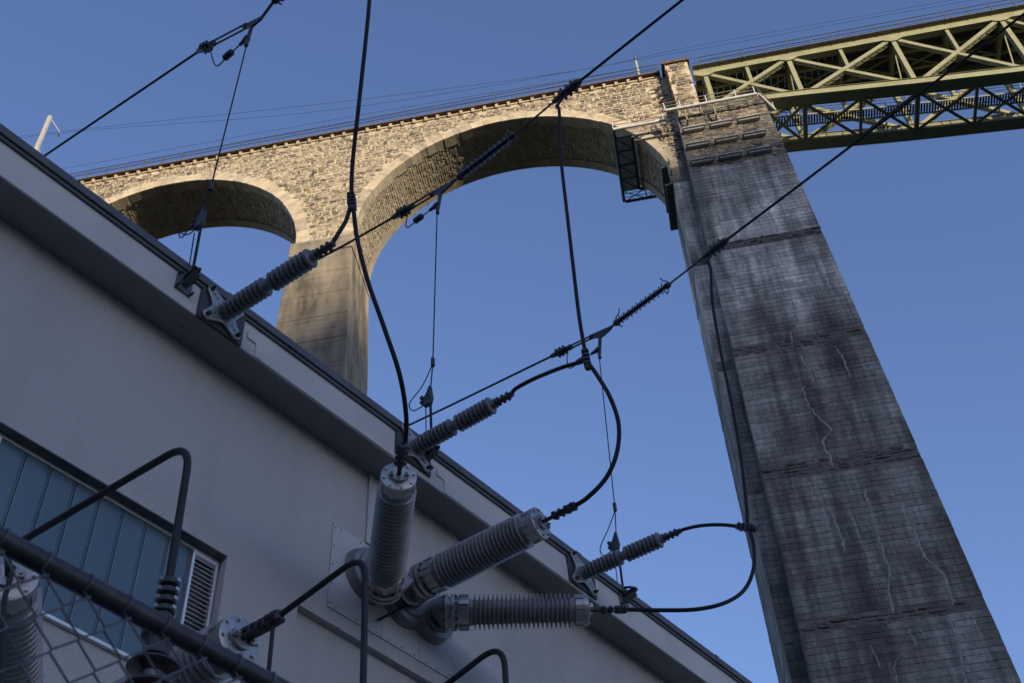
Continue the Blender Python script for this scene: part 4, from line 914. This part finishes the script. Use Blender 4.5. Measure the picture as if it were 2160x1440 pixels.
    for e_, sg in ((i0 + di * 0.02, 1), (i1 - di * 0.02, -1)):
        q = MB(); q.tube(spline([e_ + zz * 0.02, e_ + zz * 0.12 + di * 0.02 * sg, e_ + zz * 0.17 + di * 0.08 * sg, e_ + zz * 0.28 + di * 0.12 * sg], 4), 0.010, 6); q.build('arcing_horn', 'fitting', t, smooth=True)
        q = MB(); ct = e_ + di * 0.10 * sg - zz * 0.02; rg = [ct + (math.cos(k * 0.6) * zz + math.sin(k * 0.6) * BD) * 0.10 - di * 0.02 * sg for k in range(4, 10)]; q.tube(spline([e_ - zz * 0.03] + rg, 3), 0.010, 6); q.build('arcing_horn', 'fitting', t, smooth=True)
    # tension clamp at the outer end
    c2 = P(d_['clamp2']); d2 = unit(P(d_['out'][1]) - P(d_['out'][0]))
    t = thing('tension_clamp', c2, 'black tension clamp with cable drop on the line %s' % ordn[i], 'fitting', 'tension clamps over the yard')
    q = MB(); q.tube([i1, c2 - d2 * 0.25], 0.016, 8); q.build('link_rod', 'fitting', t)
    q = MB(); q.tube([c2 - d2 * 0.30, c2 - d2 * 0.22, c2 - d2 * 0.02, c2 + d2 * 0.16, c2 + d2 * 0.22], [0.03, 0.045, 0.06, 0.065, 0.035], 10)
    for k in range(3): q.beam(c2 + d2 * (-0.10 + 0.09 * k) - BD * 0.075, c2 + d2 * (-0.10 + 0.09 * k) + BD * 0.075, 0.03, 0.13, (0, 0, 1))
    q.build('clamp_body', 'fitting', t); 
    q = MB(); q.tube(spline([c2 + d2 * 0.05 - V(0, 0, 0.05), c2 - d2 * 0.12 - V(0, 0, 0.07), c2 - d2 * 0.24 - V(0, 0, 0.16)], 4), 0.024, 8); q.build('cable_exit', 'fitting', t)
    CL2[i] = c2 - d2 * 0.24 - V(0, 0, 0.16)

# vertical stays from the yokes to the fascia
STAY = {0: dict(top=(521, 92), sleeve=(445, 395), wedge=(427, 463), loop=[(443, 400), (418, 450), (385, 500), (378, 490), (395, 495), (420, 478)], foot=(404, 585), low2=(410, 492, 395, 588), br=(387, 600)),
        1: dict(top=(922, 448), sleeve=(913, 765), wedge=(908, 838), loop=[(912, 770), (890, 815), (864, 850), (872, 866), (898, 852)], foot=(911, 955), low2=(898, 856, 899, 930), br=(893, 968)),
        2: dict(top=(1264, 752), sleeve=(1297, 1070), wedge=(1302, 1145), loop=[(1297, 1078), (1283, 1115), (1266, 1155), (1275, 1171), (1296, 1155)], foot=(1314, 1240), low2=(1295, 1158, 1303, 1235), br=(1308, 1252))}
sname = ('nearest the camera', 'in the middle above the big bushings', 'farthest along the eaves')
for i in range(3):
    s = SL[i]; d_ = STAY[i]; P = lambda p: ats(p[0], p[1], s)
    t = thing('stay_wire', P(d_['foot']), 'thin upright stay wire with wedge clamp, %s' % sname[i], 'stay', 'upright stays on the eaves')
    top, sl_, wd, ft = P(d_['top']), P(d_['sleeve']), P(d_['wedge']), P(d_['foot'])
    q = MB(); q.tube([top, sl_, wd + V(0, 0, 0.12)], 0.009, 6); q.build('wire', 'cable', t)
    q = MB(); q.tube([sl_ + V(0, 0, 0.08), sl_ - V(0, 0, 0.06)], 0.028, 8); q.build('sleeve', 'fitting', t)
    q = MB(); q.plate([wd + V(0, 0, 0.20), wd + BN * 0.03 - V(0, 0, 0.02), wd - V(0, 0, 0.12), wd - BN * 0.10 - V(0, 0, 0.10), wd - BN * 0.13 - V(0, 0, 0.0), wd - BN * 0.06 + V(0, 0, 0.08)], BD, 0.06)
    for k in range(2): q.beam(wd - BN * 0.12 - V(0, 0, 0.03 - 0.08 * k) - BD * 0.05, wd - BN * 0.12 - V(0, 0, 0.03 - 0.08 * k) + BD * 0.05, 0.04, 0.04)
    q.build('wedge_clamp', 'fitting', t)
    q = MB(); q.tube(spline([P(p) for p in d_['loop']], 6), 0.008, 6); q.build('loop_wire', 'cable', t, smooth=True)
    q = MB(); q.tube([wd - V(0, 0, 0.08), ft], 0.017, 8); q.build('lower_rod', 'cable', t)
    l2 = d_['low2']; q = MB(); q.tube([P((l2[0], l2[1])), P((l2[2], l2[3]))], 0.007, 6); q.build('earth_wire', 'cable', t)
    # hook and bracket on the fascia
    bk = atn(d_['br'][0], d_['br'][1], KF); bz = min(bk[2], ZR - 0.2)
    t = thing('anchor_bracket', snz(s, KF, bz), 'steel anchor bracket with shackle at the stay %s' % sname[i], 'bracket', 'anchor brackets on the fascia')
    q = MB(); q.sbox(s - 0.10, s + 0.10, KF + 0.001, KF + 0.025, bz - 0.13, bz + 0.11); q.build('back_plate', 'bracket_steel', t, bevel=0.006)
    q = MB(); e_ = snz(s, KF + 0.22, bz + 0.05); q.beam(snz(s, KF + 0.03, bz), e_, 0.014, 0.08); q.beam(snz(s, KF + 0.03, bz) + V(0, 0, 0.045), e_ + V(0, 0, 0.045), 0.085, 0.014); q.beam(snz(s, KF + 0.03, bz) - V(0, 0, 0.045), e_ - V(0, 0, 0.045), 0.085, 0.014); q.build('bracket_arm', 'bracket_steel', t)
    q = MB()
    for (ds, dz) in ((-0.09, -0.12), (0.09, -0.12), (-0.09, 0.08), (0.09, 0.08)): q.lathe(snz(s + ds, KF + 0.03, bz + dz), BN, [(0, 0.018), (0.03, 0.018), (0.03, 0.01), (0.06, 0.01)], 6)
    q.build('bracket_bolts', 'fitting', t, kind='stuff')
    q = MB(); ring_ = [e_ + (ft - e_) * 0.5 + (math.cos(k * math.pi / 5) * unit(ft - e_) * np.linalg.norm(ft - e_) * 0.55 + math.sin(k * math.pi / 5) * BN * 0.07) for k in range(11)]; q.tube(ring_, 0.018, 8); q.build('shackle', 'fitting', t, smooth=True)

# jumper cables
def jumper(pts, label, r=0.024):
    q = MB(); q.tube(spline(pts, 8), r, 10); return tag(q.build('jumper_cable', 'cable', smooth=True), label, 'cable', 'thick black jumper cables')
def splitter(p, d, label):
    t = thing('branch_clamp', p, label, 'clamp', 'branch clamps on the jumper cables'); d = unit(d); x, y, _ = frame(d)
    q = MB(); q.tube([p - d * 0.17, p - d * 0.13, p + d * 0.13, p + d * 0.17], [0.030, 0.045, 0.045, 0.030], 10); q.build('clamp_body', 'fitting', t)
    q = MB()
    for k in range(4): q.beam(p + d * (-0.10 + 0.066 * k) - x * 0.058, p + d * (-0.10 + 0.066 * k) + x * 0.058, 0.028, 0.08, y)
    q.build('clamp_bolts', 'fitting', t, kind='stuff')
S0, S1, S2 = SL
p0 = ats(742, 425, 5.2)
jumper([CL2[0], ats(783, -60, 4.55), ats(776, 40, 4.65), ats(757, 220, 4.9), ats(744, 340, 5.1), ats(741, 410, 5.2)], 'thick black cable dropping from the top edge to the branch clamp at the stone spandrel')
splitter(p0, ats(741, 405, 5.2) - ats(743, 445, 5.2), 'black branch clamp in front of the stone spandrel between the arches')
jumper([ats(739, 435, 5.2), ats(730, 465, 5.15), ats(712, 495, 5.08), E1[3]], 'short black cable from the branch clamp to the nearest eave bushing')
jumper([ats(745, 435, 5.2), ats(753, 500, 5.25), ats(775, 590, 5.35), ats(810, 690, 5.5), ats(843, 790, 5.75), ats(857, 880, 6.05), ats(853, 945, 6.3), T1[0]], 'long black cable hanging from the branch clamp to the steep large bushing')
p1 = ats(1237, 757, 8.15)
jumper([CL2[1], ats(1180, 240, S1), ats(1183, 330, S1), ats(1195, 440, S1), ats(1210, 570, S1), ats(1222, 670, S1), ats(1236, 752, S1)], 'black cable dropping through the big arch to the second branch clamp')
splitter(p1, ats(1236, 740, 8.15) - ats(1243, 775, 8.15), 'black branch clamp below the middle yoke against the sky')
jumper([ats(1230, 762, 8.15), ats(1185, 775, 8.12), ats(1130, 797, 8.08), ats(1090, 818, 8.04), E2[3]], 'short black cable from the branch clamp to the middle eave bushing')
jumper([ats(1241, 765, 8.15), ats(1262, 795, 8.15), ats(1288, 840, 8.15), ats(1305, 895, 8.15), ats(1301, 955, 8.15), ats(1278, 1008, 8.14), ats(1240, 1048, 8.13), T2[0]], 'black cable looping below the branch clamp to the middle large bushing')
p2 = ats(1574, 1112, 11.6)
jumper([CL2[2], ats(1499, 570, 12.2), ats(1503, 640, 12.15), ats(1520, 740, 12.05), ats(1543, 850, 11.9), ats(1562, 960, 11.75), ats(1574, 1060, 11.65), ats(1577, 1105, 11.6)], 'black cable dropping in front of the tall grey pier')
splitter(p2, ats(1558, 1110, 11.6) - ats(1582, 1113, 11.6), 'black branch clamp at the left edge of the tall grey pier')
jumper([ats(1562, 1110, 11.6), ats(1520, 1106, 11.55), ats(1478, 1108, 11.5), ats(1445, 1115, 11.45), E3[3]], 'short black cable from the third branch clamp to the farthest eave bushing')
jumper([ats(1580, 1113, 11.6), ats(1590, 1150, 11.5), ats(1589, 1200, 11.3), ats(1570, 1243, 11.1), ats(1530, 1270, 10.8), ats(1470, 1284, 10.5), ats(1390, 1286, 10.2), T3[0]], 'black cable looping from the pier edge to the level large bushing')

# ------------------------------------------------------------------ chain link fence in the foreground
NFE = -1.386; ZF = 2.853
pr0 = atn(0, 1137, NFE); pr1 = atn(580, 1447, NFE); ZF = (pr0[2] + pr1[2]) / 2
FE = thing('chain_link_fence', snz(1, NFE, 0), 'dark chain link fence with a round top rail in the lower left foreground', 'fence')
q = MB(); q.tube([snz(-3.2, NFE, ZF), snz(6.0, NFE, ZF)], 0.0168, 20); q.build('top_rail', 'fence_steel', FE, smooth=True)
for s in (-2.6, 4.6):
    q = MB(); q.tube([snz(s, NFE - 0.04, 0), snz(s, NFE - 0.04, ZF - 0.03)], 0.028, 14); q.build('fence_post', 'fence_steel', FE, smooth=True)
pit = 0.0358; amp = pit / 2 * 1.10               # 50 mm mesh
NM = NFE + 0.021; k = 0; s0 = -0.9
while s0 < 5.2:
    q = MB(); pts = []; nst = int((ZF - 0.10) / pit)
    for j in range(nst + 1):
        sg = 1 if ((j + k) % 2 == 0) else -1; zz = ZF - 0.032 - j * pit
        pts.append(snz(s0 + sg * amp + random.gauss(0, 0.0005), NM + (0.0018 if sg > 0 else -0.0018), zz))
    pp = []
    for j, p in enumerate(pts):
        if 0 < j < len(pts) - 1: pp += [p + (pts[j - 1] - p) * 0.05, p + (pts[j + 1] - p) * 0.05]
        else: pp.append(p)
    q.tube(pp, 0.0019, 5); q.build('mesh_wire', 'fence_wire', FE); s0 += pit; k += 1
s0 = -0.9 + pit * 0.5
while s0 < 5.1:
    q = MB(); ct = snz(s0, NFE, ZF); q.tube([ct + (math.cos(a) * BN + math.sin(a) * V(0, 0, 1)) * 0.0186 + BD * 0.012 * (a / 4.2) for a in np.linspace(-1.2, 4.2, 14)], 0.0017, 5)
    a0 = ct + (math.cos(-1.2) * BN + math.sin(-1.2) * V(0, 0, 1)) * 0.0186; q.tube([a0, snz(s0, NM, ZF - 0.037)], 0.0017, 5); q.build('tie_wire', 'fence_wire', FE); s0 += pit * 2

scene.render.engine = 'CYCLES'
